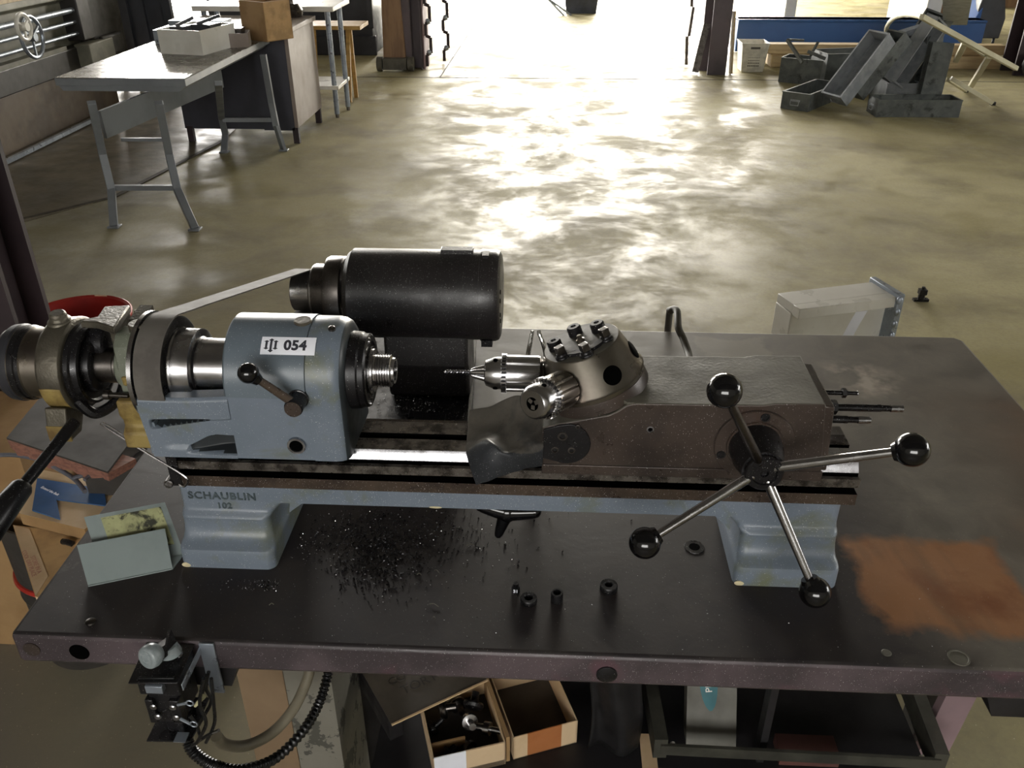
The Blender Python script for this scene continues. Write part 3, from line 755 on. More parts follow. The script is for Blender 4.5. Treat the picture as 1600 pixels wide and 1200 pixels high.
mb.loft(rings); mb.build('clamp_arc', M_black, tr)
def top_at(px, py, h):
    o = CAM; d = at(px, py, z=0)-CAM; c = Q+ta*(tt+h); t = (c-o).dot(ta)/d.dot(ta); return o+d*t-ta*h
for k, (px, py) in enumerate(((876, 550), (914, 546), (945, 522), (866, 536), (897, 514), (933, 508))):
    p = top_at(px, py, .008)
    if k in (0, 1, 2):
        mb = MB(); Fm = frame(p, ta, tv); mb.lathe(p, ta, [(0, .0088), (.003, .0085), (.004, .0065), (.007, .0065)], 0, 24)
        mb.box(-.0052, .0052, -.0052, .0052, .006, .0155, 1, Fm @ Matrix.Rotation(.5, 4, 'Z')); mb.build('square_bolt', [M_black, M_dsteel], tr, bevel=.0012)
    else:
        mb = MB(); mb.lathe(p-ta*.001, ta, [(0, .0090), (.011, .0090), (.013, .0075), (.013, .0035), (.011, .003), (.011, 0)], 0, 24); mb.build('cap_screw', M_black, tr)
mb = MB(); mb.lathe(Q+ta*tt, ta, [(0, .0055), (.004, .0052), (.005, .003), (.009, .003), (.010, .002)], 0, 16); mb.build('centre_screw', M_bronze, tr)
# stop rods
for px0, px1, py, y, r, c2, hd in ((1300, 1340, 613.5, .955, .0030, 0, 1), (1300, 1412, 636, .925, .0046, 1, 2), (1300, 1361, 655, .905, .0046, 1, 0)):
    A0 = at(px0, py, y=y); A1 = at(px1, py+(px1-px0)*.027, y=y); A1.z = A0.z
    mb = MB(); Lr = (A1-A0).length; A0.x -= .01; Lr += .01
    tip = .016 if c2 else .0
    pr = [(0, r), (Lr-tip-.012, r), (Lr-tip-.0119, r*.85), (Lr-tip, r*.85), (Lr-tip+.0001, r*.98), (Lr-.001, r*.9), (Lr, r*.5)]
    mb.lathe(A0, (1, 0, 0), pr, [0, 0, 0, 0, 1, 1], 20)
    if hd == 1: mb.cyl(A0+V((.022, 0, 0)), A0+V((.027, 0, 0)), .0062, n=6)
    if hd == 2: mb.cyl(A0+V((.009, 0, 0)), A0+V((.015, 0, 0)), .0092, n=6)
    mb.build('stop_rod', [M_black, M_bright], sl)

# --- chucks and drill held in the turret
def chuck(dirv, base, Lb, label, open_=False):
    t = thing('drill_chuck', label, 'chuck', tuple(base), 'drill chucks held in the turret')
    n = 64; mb = MB()
    mb.lathe(base, dirv, [(-.004, .0125), (.002, .0125), (.002, .0175), (.004, .0185)], 0, 32); mb.build('shank', M_dsteel, t)
    mb = MB(); rings = []; Fm = frame(base, dirv)      # fluted sleeve
    for s_, r in ((.004, .0190), (.0055, .0220), (.008, .0228), (Lb*.60, .0228), (Lb*.60+.001, .0215)):
        ring = []
        for j in range(96):
            a = 2*PI*j/96; g = .0016 if (j % 8) < 1 else 0
            ring.append(((r-g)*math.cos(a), (r-g)*math.sin(a), s_))
        rings.append(ring)
    mb.loft(rings, 0, True, Fm); slv = mb.build('sleeve', M_steel if not open_ else M_bronze, t)
    mb = MB(); rings = []                              # toothed ring and nose
    for s_, r, g0 in ((Lb*.60-.001, .0242, 1), (Lb*.60+.005, .0234, 1), (Lb*.60+.0065, .0205, 0)):
        rings.append([((r-.0025)*math.cos(2*PI*j/60), (r-.0025)*math.sin(2*PI*j/60), s_) for j in range(60)])
    mb.loft(rings, 1, True, Fm)
    for j in range(30):
        mb.box(.018, .0246, -.0011, .0011, Lb*.60-.0002, Lb*.60+.0062, 0, Fm @ Matrix.Rotation(2*PI*j/30, 4, 'Z'))
    mb.build('key_ring', [M_steel, M_black], slv)
    mb = MB(); a = Lb*.60+.0050
    if open_: pr = [(a, .0200), (a+.003, .0206), (Lb*.90, .0203), (Lb*.97, .0185), (Lb, .0160), (Lb, .0080), (Lb-.012, .0066), (Lb-.012, 0)]
    else: pr = [(a, .0200), (a+.003, .0203), (Lb*.80, .0200), (Lb*.93, .0158), (Lb*.95, .0120), (Lb*.95, 0)]
    ms = [0]*(len(pr)-1)
    if open_: ms[-2] = ms[-1] = 1
    mb.lathe(base, dirv, pr, ms, 48); nse = mb.build('nose', [M_steel, M_void], t)
    x, y_, z_ = [V(Fm.col[i][:3]) for i in range(3)]
    mb = MB()
    for ang in ((200, 320, 80) if not open_ else (-40, 80, 200)):
        aa = math.radians(ang); rd = x*math.cos(aa)+y_*math.sin(aa); pp_ = V(base)+V(dirv).normalized()*(Lb*.60+.0135)+rd*.0198
        mb.cyl(pp_, pp_+rd*.0010, .0030, n=16)
    mb.build('key_hole', M_void, nse)
    for k in range(3):
        aa = math.radians(120*k+35); rd = x*math.cos(aa)+y_*math.sin(aa); D = V(dirv).normalized()
        if open_: p0 = V(base)+D*(Lb-.010)+rd*.0052; p1 = V(base)+D*(Lb-.0015)+rd*.0046; mb = MB(); mb.bar(p0, p1, .0050, .0050, 0, rd)
        else: p0 = V(base)+D*(Lb*.88)+rd*.0082; p1 = V(base)+D*(Lb*1.17)+rd*.0032; mb = MB(); mb.lathe(p0, p1-p0, [(0, .0046), ((p1-p0).length*.8, .0034), ((p1-p0).length, .0020)], 0, 12)
        mb.build('jaw', M_steel, t)
    return t
chuck(st(0), Q+st(0)*(rho-.001), .078, 'steel drill chuck pointing left at the spindle, gripping a thin drill')
chuck(st(1), Q+st(1)*(rho-.001), .070, 'steel drill chuck facing the viewer from the turret, jaws open and empty', True)
tip = Q+V((-1, 0, 0))*(rho+.078*1.0); D0 = tip.x
Ld = D0-at(693, 579, y=AY).x
mb = MB(); n_ = 60
for ph in (0, PI):
    rings = []
    for i in range(n_+1):
        x = D0-.004-(Ld-.006)*i/n_; a = ph+i/n_*2*PI*5.5
        c = V((x, AY+.0014*math.cos(a), AZ+.0014*math.sin(a)))
        rings.append([tuple(c+V((.0003*math.sin(b), .0016*math.cos(b), .0016*math.sin(b)))) for b in [2*PI*j/8 for j in range(8)]])
    mb.loft(rings)
mb.cyl((D0+.012, AY, AZ), (D0-.012, AY, AZ), .0021, n=12); mb.cyl((D0-Ld+.003, AY, AZ), (D0-Ld, AY, AZ), .0019, .0002, n=10)
tag(mb.build('drill_bit', M_bright), 'thin bright twist drill gripped in the left-pointing chuck', 'drill bit')
# #PART3
# ------------------------------------------------------------------ motor, belt, base plate
MY = 1.285; MZ = B+.212
mx = lambda px: at(px, 458, y=MY).x
MT = thing('electric_motor', 'black electric motor with a stepped pulley, standing behind the lathe', 'motor', (mx(660), MY, B))
mb = MB(); mb.lathe((mx(549), MY, MZ), (1, 0, 0), [(0, .058), (0, .066), (.006, .0705), (.0075, .0725), (mx(753)-mx(549), .0725)], 0, 72); mb.build('motor_body', M_motor, MT)
mb = MB(); e = mx(784)-mx(752)
mb.lathe((mx(752), MY, MZ), (1, 0, 0), [(0, .0715), (.0005, .0742), (e*.72, .0742), (e*.90, .0715), (e*.98, .066), (e, .060), (e+.0004, 0)], 0, 72)
fcv = mb.build('fan_cover', M_motor, MT)
mb = MB()
for a in (-30, -14, 14, 30): mb.cyl((mx(784)-.0005, MY-.05*math.cos(math.radians(a)), MZ+.05*math.sin(math.radians(a))), (mx(784)+.0012, MY-.05*math.cos(math.radians(a)), MZ+.05*math.sin(math.radians(a))), .0035, n=10)
mb.build('vent_holes', M_void, fcv)
mb = MB(); mb.box(mx(692), mx(741), MY-.006, MY+.012, MZ+.068, MZ+.0785); mb.build('lifting_lug', M_motor, MT, bevel=.001)
mb = MB(); mb.box(mx(756), mx(766), MY-.02, MY+.0, MZ+.070, MZ+.0762); mb.build('through_bolt', M_black, MT)
mb = MB(); mb.box(mx(755), mx(772), MY-.055, MY-.04, MZ-.066, MZ-.055); mb.build('through_bolt', M_black, MT)
mb = MB(); mb.prism([(MY-.045, MZ-.05), (MY-.048, B+.130), (MY-.048, B+.105), (MY-.038, B+.092), (MY-.030, B+.035), (MY+.06, B+.035), (MY+.06, B+.105), (MY+.045, MZ-.05)], 'x', mx(602), mx(733)); mb.build('motor_foot', M_motor, MT, bevel=.006)
mb = MB(); t0 = mx(461)
mb.lathe((t0, MY, MZ+.002), (1, 0, 0), [(0, .020), (0, .0305), (.0015, .0325), (mx(489)-t0, .0325), (mx(492)-t0, .034), (mx(493)-t0, .0425), (mx(496)-t0, .0445), (mx(512)-t0, .0445), (mx(515)-t0, .046), (mx(516)-t0, .0555), (mx(520)-t0, .0575), (mx(541)-t0, .0575), (mx(543)-t0, .055), (mx(543)-t0, .02), (mx(549)-t0, .02)],
         [1, 0, 0, 1, 1, 0, 1, 1, 1, 1, 1, 1, 1, 1], 64)
mb.build('motor_pulley', [M_steel, M_dsteel], MT, 'steel three-step pulley')
pl = thing('mounting_plate', 'flat black oily plate under the motor on the bench', 'plate', (-.30, 1.3, B))
mb = MB(); P0 = at(743, 536, z=B+.035); P1 = at(731, 690, z=B+.035)
mb.prism([(-.56, 1.10), (P1.x, 1.10), (P1.x, 1.17), (P0.x, P0.y), (-.56, P0.y)], 'z', B, B+.035); mb.build('plate', M_black, pl)
mb = MB(); mb.bar(P0+V((0, 0, .0035)), V((P1.x, 1.10, B+.0385)), .004, .007); mb.build('raised_edge', M_dusty, pl)
mb = MB(); mb.box(mx(640), mx(643), 1.13, 1.2, B+.035, B+.045); mb.box(mx(600), mx(700), 1.17, 1.2, B+.035, B+.039); mb.build('guide_rib', M_black, pl)
# belt loop
c1 = V((0, AY, AZ)); r1 = .0648; c2 = V((0, MY, MZ+.002)); r2 = .0338
dy, dz = c2.y-c1.y, c2.z-c1.z; D = math.hypot(dy, dz); base = math.atan2(dz, dy); off = math.acos((r1-r2)/D)
path = []
for i in range(25):
    a = base+off+(2*PI-2*off)*i/24; path.append((c1.y+r1*math.cos(a), c1.z+r1*math.sin(a), 0))
for i in range(1, 12): path.append((None, i/12, 1))
for i in range(17):
    a = base-off+(2*off)*i/16; path.append((c2.y+r2*math.cos(a), c2.z+r2*math.sin(a), 1))
for i in range(1, 12): path.append((None, i/12, 2))
A = path[24]; Bp = path[36]; Cc = path[52]; Dd = path[0]
pts = []
X1 = -.4785; X2 = (mx(463)+mx(489))/2
for p in path:
    if p[0] is not None: pts.append((X1 if p[2] == 0 else X2, p[0], p[1]))
    elif p[2] == 1: t = p[1]; pts.append((X1+(X2-X1)*t, A[0]+(Bp[0]-A[0])*t, A[1]+(Bp[1]-A[1])*t))
    else: t = p[1]; pts.append((X2+(X1-X2)*t, Cc[0]+(Dd[0]-Cc[0])*t, Cc[1]+(Dd[1]-Cc[1])*t))
mb = MB(); n = len(pts); rings = []
for i in range(n):
    p = V(pts[i]); q_ = V(pts[(i+1) % n])-V(pts[i-1]); nr = V((0, -q_.z, q_.y)).normalized()
    if nr.dot(p-V((p.x, (c1.y+c2.y)/2, (c1.z+c2.z)/2))) < 0: nr = -nr
    w_ = .0165 if p.y < 1.0 else .0150
    rings.append([tuple(p+V((s*w_, 0, 0))+nr*h) for s, h in ((-1, 0), (1, 0), (1, .0018), (-1, .0018))])
fs = []
vs = [p for r in rings for p in r]
for i in range(n):
    for j in range(4): fs.append((i*4+j, i*4+(j+1) % 4, ((i+1) % n)*4+(j+1) % 4, ((i+1) % n)*4+j))
mb.add(vs, fs)
tag(mb.build('drive_belt', M_belt), 'flat pale drive belt running from the cone pulley up to the motor', 'belt')

# ------------------------------------------------------------------ cloth over the bed
ctl = [[(733, 641, .962), (770, 633, .962), (806, 618, .958), (838, 626, .945), (851, 640, .93)],
       [(731, 668, .935), (768, 664, .930), (806, 656, .925), (836, 660, .915), (850, 668, .90)],
       [(729, 690, .905), (764, 682, .893), (795, 696, .872), (828, 689, .872), (850, 690, .874)],
       [(728, 706, .888), (762, 692, .862), (790, 708, .848), (826, 708, .858), (849, 704, .868)],
       [(735, 732, .866), (764, 722, .848), (794, 722, .848), (824, 722, .856), (848, 718, .868)],
       [(744, 758, .858), (768, 750, .850), (796, 740, .852), (824, 732, .860), (847, 728, .868)]]
G = [[at(x, y, y=Y) for x, y, Y in row] for row in ctl]
def cr(a, b, c, d, t): return .5*((2*b)+(c-a)*t+(2*a-5*b+4*c-d)*t*t+(3*b-a-3*c+d)*t**3)
def cloth(u, v):
    nu, nv = len(G)-1, len(G[0])-1
    i = min(int(u*nu), nu-1); j = min(int(v*nv), nv-1); s, t = u*nu-i, v*nv-j
    g = lambda a, b: G[max(0, min(nu, a))][max(0, min(nv, b))]
    rows = [cr(g(a, j-1), g(a, j), g(a, j+1), g(a, j+2), t) for a in (i-1, i, i+1, i+2)]
    return cr(*rows, s)+V((0, 0, .0008*math.sin(u*31+v*7)*math.sin(v*23)))
mb = MB(); mb.grid(cloth, 60, 48)
for i in range(60):
    for j in range(48):
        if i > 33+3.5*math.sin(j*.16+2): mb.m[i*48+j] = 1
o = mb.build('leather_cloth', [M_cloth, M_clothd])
sm = o.modifiers.new('thickness', 'SOLIDIFY'); sm.thickness = .0022; sm.offset = -1
tag(o, 'dirty grey leather cloth draped over the lathe bed below the chucks', 'cloth')

# ------------------------------------------------------------------ things on the bench top
# tin card holder
b0 = at(138, 917, z=B); b1 = at(270, 890, z=B); t0_ = at(120, 852, z=B+.036); t1_ = t0_+(b1-b0)*((at(257, 832, z=B+.036)-t0_).length/(b1-b0).length)
th = thing('card_holder', 'folded blue-grey tin standing on the bench left of the lathe foot', 'card holder', tuple((b0+b1)/2))
mb = MB(); mb.plate([b0, b1, t1_, t0_], .0015); mb.build('front_plate', M_card, th)
sh = V((.004, .030, 0)); k0 = at(131, 808, z=B+.052); k1 = k0+(b1-b0)*((at(257, 789, z=B+.052)-k0).length/(b1-b0).length)
mb = MB(); mb.plate([b0+sh, b1+sh, k1, k0], .0015); mb.plate([b0+V((0, 0, .0015)), b1+V((0, 0, .0015)), b1+sh+V((0, 0, .0015)), b0+sh+V((0, 0, .0015))], .0015)
bpl = mb.build('back_plate', M_card, th)
def on_back(u, v, l=.0006):
    a = (b0+sh).lerp(b1+sh, u); b = k0.lerp(k1, u); nn = (b1-b0).cross(k0-b0-sh).normalized()
    return a.lerp(b, v)+nn*l
mb = MB(); mb.plate([on_back(.19, .22, .0008), on_back(.93, .22, .0008), on_back(.93, .93, .0008), on_back(.19, .93, .0008)], .0004)
mb.build('yellow_label', M_yel, bpl, 'yellowed label with smudged print')

def ring_collar(px, py, ro, ri, h, label):
    P = at(px, py, z=B+h/2); mb = MB()
    mb.lathe((P.x, P.y, B), (0, 0, 1), [(0, ro*.96), (.0008, ro), (h*.45, ro), (h*.5, ro*.93), (h*.55, ro), (h-.001, ro*.98), (h, ro*.92), (h, ri+.0008), (h-.001, ri), (.0006, ri), (.0006, 0)], [0]*9+[1], 36)
    tag(mb.build('ring_collar', [M_black, M_void], loc=(P.x, P.y, B)), label, 'ring')
ring_collar(826, 937, .0108, .0050, .008, 'knurled black ring lying right behind the small numbered block')
ring_collar(951, 917, .0115, .0048, .009, 'black stepped ring lying alone at the right on the bench front')
P = at(870, 938, z=B); mb = MB(); mb.lathe((P.x, P.y, B), (0, 0, 1), [(0, .0078), (.012, .0078), (.0135, .0072), (.0135, .0050), (.006, .0048), (.006, 0)], [0, 0, 0, 0, 1], 28)
tag(mb.build('bushing', [M_black, M_void]), 'small black bushing standing between the two rings', 'bushing')
P = at(806, 925, z=B); nb = thing('numbered_block', 'tiny black block with worn white number 31 beside the ring', 'block', (P.x, P.y, B))
mb = MB(); mb.cyl(P, P+V((0, 0, .010)), .0052, n=6); mb.cyl(P+V((0, .001, .010)), P+V((0, .001, .014)), .0035, n=12); mb.build('block', M_black, nb)
mb = MB(); mb.text('31', .0065, Matrix.Translation(P+V((.0, -.0050, .0055))) @ Matrix.Rotation(PI/2, 4, 'X'), depth=.0003, bold=.0002); mb.build('number', M_white, nb)
# pliers behind the left chuck
pk = thing('pliers', 'slim pliers standing behind the left chuck, two pale handles up', 'pliers', (-.02, 1.03, B))
def pt(px, py, y): return at(px, py, y=y)
mb = MB(); mb.tube([pt(824, 590, 1.02), pt(825, 556, 1.03), pt(828, 538, 1.03), pt(831, 522, 1.035), pt(832, 518, 1.035)], lambda t: .0036-.0010*t, n=10); mb.build('handle', M_silver, pk)
mb = MB(); mb.tube([pt(845, 590, 1.02), pt(853, 560, 1.03), pt(849, 538, 1.03), pt(843, 522, 1.035), pt(842, 517, 1.035)], lambda t: .0036-.0010*t, n=10); mb.build('handle', M_silver, pk)
mb = MB(); a_ = pt(824, 590, 1.02); b_ = pt(845, 590, 1.02); m_ = (a_+b_)/2
mb.tube([a_, (a_+m_)/2+V((0, 0, -.03)), V((m_.x, 1.03, B+.05)), V((m_.x+.003, 1.04, B+.001))], .004, n=8); mb.tube([b_, (b_+m_)/2+V((0, 0, -.03)), V((m_.x, 1.035, B+.05)), V((m_.x-.003, 1.03, B+.001))], .004, n=8)
mb.build('jaw', M_galv, pk)
# bent grey rod on the bench behind the slide
mb = MB(); mb.tube([at(1078, 565, z=B+.008), at(1075, 550, z=B+.009), at(1067, 528, z=B+.020), at(1060, 512, z=B+.034), V((.252, 1.600, B+.046)), V((.243, 1.622, B+.036)), V((.242, 1.630, B+.0)), V((.242, 1.632, B-.3))], .0072, n=12)
tag(mb.build('bent_rod', M_dusty), 'grey bent pipe hooked up from the bench behind the slide', 'rod')

def scatter(name, n, fn, size, m, label, cat):
    mb = MB()
    for i in range(n):
        P = fn(); s_ = size*random.uniform(.4, 1.5); 
        R_ = Matrix.Translation(P) @ Euler((random.uniform(-.5, .5), random.uniform(-.5, .5), random.uniform(0, 6.3))).to_matrix().to_4x4()
        mb.add([(-s_, -s_*.5, 0), (s_, -s_*.4, .0002), (s_*.6, s_*.6, 0), (0, 0, s_*.9)], [(0, 1, 2), (0, 1, 3), (1, 2, 3), (2, 0, 3)], 0, R_)
    o = mb.build(name, m); tag(o, label, cat, kind='stuff'); return o
G_ = random.gauss
def on_bench(px, py):
    P = at(px, py, z=B); P.x = max(-.63, min(.8, P.x)); P.y = max(.735, min(1.55, P.y)); 
    if .845 < P.y < 1.02 and (-.495 < P.x < -.345 or .22 < P.x < .385): P.y = .835-random.random()*.02
    P.z += .0003; return P
def heap():
    k = random.random()
    if k < .55: return on_bench(G_(590, 62), G_(835, 20))
    if k < .9: return on_bench(G_(590, 35), G_(880, 22))
    return on_bench(G_(650, 110), G_(840, 25))
scatter('dark_swarf', 2600, heap, .0013, M_chipd, 'dark heap of fine metal swarf on the bench under the bed', 'metal chips')
def sparse():
    k = random.random()
    if k < .55: return on_bench(G_(600, 110), G_(840, 25))
    if k < .75: return on_bench(G_(460, 25), G_(850, 30))
    if k < .9: return on_bench(G_(700, 130), G_(900, 45))
    return on_bench(random.uniform(60, 1500), random.uniform(900, 1020))
scatter('bright_chips', 620, sparse, .0007, M_chip, 'bright specks of metal scattered over the bench front', 'metal chips')
def tray_():
    P = at(G_(650, 50), G_(645, 22), z=B+.0355); P.y = max(1.11, min(1.5, P.y)); P.x = max(-.5, min(-.14, P.x)); return P
scatter('plate_chips', 700, tray_, .0008, M_chip, 'bright metal specks on the black plate under the motor', 'metal chips')
def ways():
    return V((random.uniform(-.45, .0), random.choice((.8845, .895, .93, .95, .972)), B+.1555 if random.random() < .0 else B+.1685)) if random.random() < .7 else V((random.uniform(-.25, -.01), random.uniform(.94, .975), B+.1665))
for (px, py, L_) in ((655, 898, .006), (682, 893, .008), (678, 946, .013), (678, 966, .004), (424, 945, .006), (735, 852, .01)):
    P = at(px, py, z=B+.001); a = random.uniform(-.6, .6); mb = MB()
    mb.tube([P-V((L_/2*math.cos(a), L_/2*math.sin(a), 0)), P+V((0, .002, .001)), P+V((L_/2*math.cos(a), L_/2*math.sin(a), 0))], .0005, n=5, k=4)
    tag(mb.build('curled_chip', M_dusty if L_ < .02 else M_chip), {655: 'hooked metal curl, leftmost of the two below the swarf heap', 682: 'slanted metal curl just right of the hooked one', 678: ('largest pale metal shaving near the bench front' if py == 946 else 'short pale shaving in front of the largest one'), 424: 'bright bent chip on the bench front below the lathe foot', 735: 'thin curved wire chip below the star knob'}[px], 'metal chip')

# ------------------------------------------------------------------ switch on the bench edge
sw = thing('drum_switch', 'black rotary switch with a cloudy grip knob on the front edge of the bench', 'switch', (-.445, .70, B-.16))
Zt = -.004
c00 = at(200, 1067, z=B+Zt); c10 = at(277, 1067, z=B+Zt); c11 = at(311, 992, z=B+Zt); c01 = at(236, 990, z=B+Zt)
yb_ = YF-.001
c11.y = min(c11.y, yb_); c01.y = min(c01.y, yb_)
mb = MB(); mb.plate([c00, c10, c11, c01], .0022)
a_ = c00.lerp(c10, .16)+V((0, .006, .001)); b_ = c00.lerp(c10, .9)+V((0, .006, .001)); mb.bar(a_, b_, .0025, .002)
mb.build('top_plate', M_black, sw, bevel=.0006)
zb = at(228, 1157, y=c00.y+.002).z
d0 = at(229, 1157, z=zb); d1 = at(297, 1158, z=zb)
mb = MB(); mb.plate([d0, d1, d1+V((0, .065, 0)), d0+V((0, .065, 0))], .0022); mb.build('bottom_plate', M_black, sw)
xa_, xb_ = c00.x+.012, c10.x-.004; y0_ = c00.y+.006
mb = MB(); mb.box(xa_-.006, xb_+.002, y0_, y0_+.05, B-.030, B-.0065); mb.box(xa_+.002, xb_-.004, y0_+.002, y0_+.05, B-.078, B-.030); mb.box(xa_-.002, xa_+.008, y0_-.003, y0_+.01, B-.075, B-.036); mb.box(xb_-.014, xb_-.002, y0_-.003, y0_+.01, B-.075, B-.036)
mb.box(xa_+.008, xb_-.012, y0_+.01, y0_+.05, zb, B-.078); cbk = mb.build('contact_block', M_black, sw, bevel=.0015)
mb = MB(); xm = (xa_+xb_)/2; mb.box(xm-.013, xm+.007, y0_-.008, y0_+.002, B-.018, B-.0068); mb.build('front_clip', M_galv, sw, bevel=.0006)
for dx, dz_ in ((-.012, -.045), (.011, -.045), (-.010, -.062), (.012, -.062)):
    mb = MB(); mb.lathe((xm+dx, y0_-.003, B+dz_), (0, -1, 0), [(0, .0042), (.002, .0042), (.0032, .0028), (.0032, 0)], 0, 16); mb.build('terminal_screw', M_bright, cbk)
for p_, q_ in (((.018, -.040), (.030, -.034)), ((.016, -.064), (.028, -.070))):
    mb = MB(); a_ = V((xm+p_[0], y0_-.004, B+p_[1])); b_ = V((xm+q_[0], y0_-.006, B+q_[1])); mb.cyl(a_, b_, .0018, n=8)
    ringp = [b_+V((.004+.0042*math.cos(t*PI/6), 0, .0042*math.sin(t*PI/6))) for t in range(13)]
    mb.tube(ringp, .0010, n=6, smooth=False); mb.build('ring_terminal', M_galv, cbk)
mb = MB(); mb.box(xm+.0, xm+.0145, d0.y-.001, d0.y+.013, zb+.0, zb+.0012); mb.build('bottom_tab', M_galv, sw)
# knob and handle
kb = at(228, 1030, z=B+.020); piv = V((c00.x*.35+c11.x*.65-.003, c00.y*.45+c11.y*.55, B))
mb = MB(); mb.cyl(piv+V((0, .01, 0)), piv+V((0, .01, .012)), .0135, .010, n=28); mb.build('collar', M_clear, sw)
dirk = V((kb.x-(piv.x), kb.y-(piv.y+.012), kb.z-(B+.012)))
mb = MB(); mb.lathe(kb, -dirk, [(0, .0105), (.0008, .0125), (.002, .0135), (.008, .0145), (.014, .0135), (.018, .010), (.020, .007)], 0, 36); mb.lathe(kb, dirk, [(-.001, .0095), (.0003, .0092), (.0003, .0065), (-.0002, .006), (-.0002, 0)], 0, 28)
mb.build('grip_knob', M_clear, sw, 'cloudy grey grip knob')
hp = piv+V((0, .012, .010))
mb = MB(); dn = dirk.normalized()
tp = at(262, 984, z=B+.034)
mb.prism([(-.007, -.004), (.007, -.004), (.0045, .008), (-.0045, .008)], 'z', 0, dirk.length*.55, 0, frame(hp-dn*.004, dn))
mb.add([hp+V((-.008, .004, -.006)), hp+V((.009, .004, -.006)), hp+V((0, -.022, -.002)), tp, tp+V((.003, .002, -.001))], [(0, 1, 4, 3), (0, 3, 2), (1, 2, 4), (3, 4, 2), (0, 2, 1)])
mb.build('pointer', M_black, sw)
mb = MB(); mb.lathe(c11.lerp(c10, .30)+V((-.012, 0, .0)), (0, 0, 1), [(0, .0042), (.0015, .004), (.0028, .002), (.0028, 0)], 0, 16); mb.build('plate_screw', M_bright, sw)
mb = MB(); e0 = at(311, 993, y=YF-.004); e1 = at(331, 1052, y=YF-.004)
mb.box(e0.x-.004, e0.x+.014, YF-.0035, YF-.0005, B-.085, B-.001); mb.box(e0.x-.004, e0.x-.0025, YF-.06, YF-.002, B-.016, B-.006); mb.build('bracket', M_galv, sw, bevel=.0005)
# wires
rx = xb_+.010
for k_, (pts_) in enumerate(([(326, 1050), (322, 1075), (330, 1095), (318, 1120), (300, 1150)], [(322, 1055), (315, 1085), (300, 1105), (290, 1110)], [(330, 1060), (334, 1100), (335, 1130), (322, 1160)], [(296, 1118), (308, 1135), (312, 1155), (300, 1165)], [(318, 1060), (312, 1100), (322, 1130), (308, 1160)])):
    mb = MB(); mb.tube([at(x, y, y=.705-.006*k_) for x, y in pts_], .0022, n=8); mb.build('wire', M_flex, sw)
mb = MB(); mb.cyl(at(305, 1103, y=.69), at(318, 1088, y=.69), .002, .0032, n=10); mb.build('crimp_sleeve', mat('cream crimp', 'c8c49a', .5), sw)
mb = MB(); mb.tube([at(303, 1163, y=.69), at(322, 1150, y=.69), at(333, 1145, y=.69)], .0022, n=8); mb.cyl(at(333, 1145, y=.69), at(342, 1141, y=.69), .0022, n=8, m=1); mb.build('wire', [M_flex, M_bright], sw)
# conduits
cpts = [at(292, 1148, y=.71), at(300, 1172, y=.70), at(330, 1194, y=.70), at(375, 1203, y=.72), at(430, 1185, y=.77), at(475, 1140, y=.82), at(500, 1095, y=.87), at(513, 1050, y=.90), at(517, 1030, y=.92)]
P_ = smooth_path(cpts, 14); mb = MB()
nn = [0]; 
for a_, b_ in zip(P_, P_[1:]): nn.append(nn[-1]+(b_-a_).length)
mb.tube(P_, lambda t: .0068+.0011*math.sin(t*2*PI*58), n=12, smooth=True, k=5)
tag(mb.build('corrugated_conduit', M_flex), 'black corrugated conduit looping from the switch up under the bench', 'conduit')
mb = MB(); mb.tube([at(338, 1150, y=.74), at(352, 1163, y=.75), at(385, 1165, y=.77), at(425, 1145, y=.80), at(457, 1110, y=.83), at(477, 1070, y=.86), at(486, 1040, y=.88)], .0078, n=14)
tag(mb.build('hose', M_hose), 'dusty beige hose curving beside the black conduit', 'hose')

# ------------------------------------------------------------------ below the bench
def quad_box(name, quad, z, h, m, top=None, parent=None, **k):
    q_ = [at(x, y, z=z) for x, y in quad]; mb = MB()
    mb.add([tuple(p) for p in q_]+[(p.x, p.y, z-h) for p in q_], [(0, 1, 2, 3), (4, 7, 6, 5), (0, 4, 5, 1), (1, 5, 6, 2), (2, 6, 7, 3), (3, 7, 4, 0)], [1 if top else 0]+[0]*5)
    return mb.build(name, [m, top or m], parent, **k)
mb = MB(); tx0 = at(372, 1062, y=.95).x; tx1 = at(505, 1062, y=.95).x
mb.box(tx0, tx0+.075, .95, 1.10, 0, .80); mb.box(tx0+.0752, tx1+.012, .952, 1.10, 0, .80, 1)
tag(mb.build('storage_cabinet', [M_camo, M_camo2]), 'tan board with grey paint blots standing under the bench behind the hose', 'cabinet')
SZ = .43     # shelf things stand on z = .42
# dark brown box with faded print
bx = thing('flat_box', 'dark brown carton lid with faded print under the bench edge', 'box', (-.27, 1.1, .42))
q_ = [at(612, 1133, z=.497), at(762, 1063, z=.497)]
e_ = (q_[1]-q_[0]); pr_ = V((-e_.y, e_.x, 0)).normalized()
c_ = [q_[0], q_[1], q_[1]+pr_*.20, q_[0]+pr_*.20]
mb = MB(); mb.add([tuple(p) for p in c_]+[(p.x, p.y, .494) for p in c_], [(0, 1, 2, 3), (4, 7, 6, 5), (0, 4, 5, 1), (1, 5, 6, 2), (2, 6, 7, 3), (3, 7, 4, 0)], [0, 1, 1, 1, 1, 1])
u_ = e_.normalized(); w_ = [c_[0]+u_*.005+pr_*.03, c_[0]+u_*.03+pr_*.03, c_[0]+u_*.03+pr_*.19, c_[0]+u_*.005+pr_*.19]
mb.add([(p.x, p.y, .4939) for p in w_]+[(p.x, p.y, .421) for p in w_], [(0, 1, 2, 3), (4, 7, 6, 5), (0, 4, 5, 1), (1, 5, 6, 2), (2, 6, 7, 3), (3, 7, 4, 0)], 1); mb.build('carton', [mat('dark brown board', '4f473c', .7), M_shelf], bx)
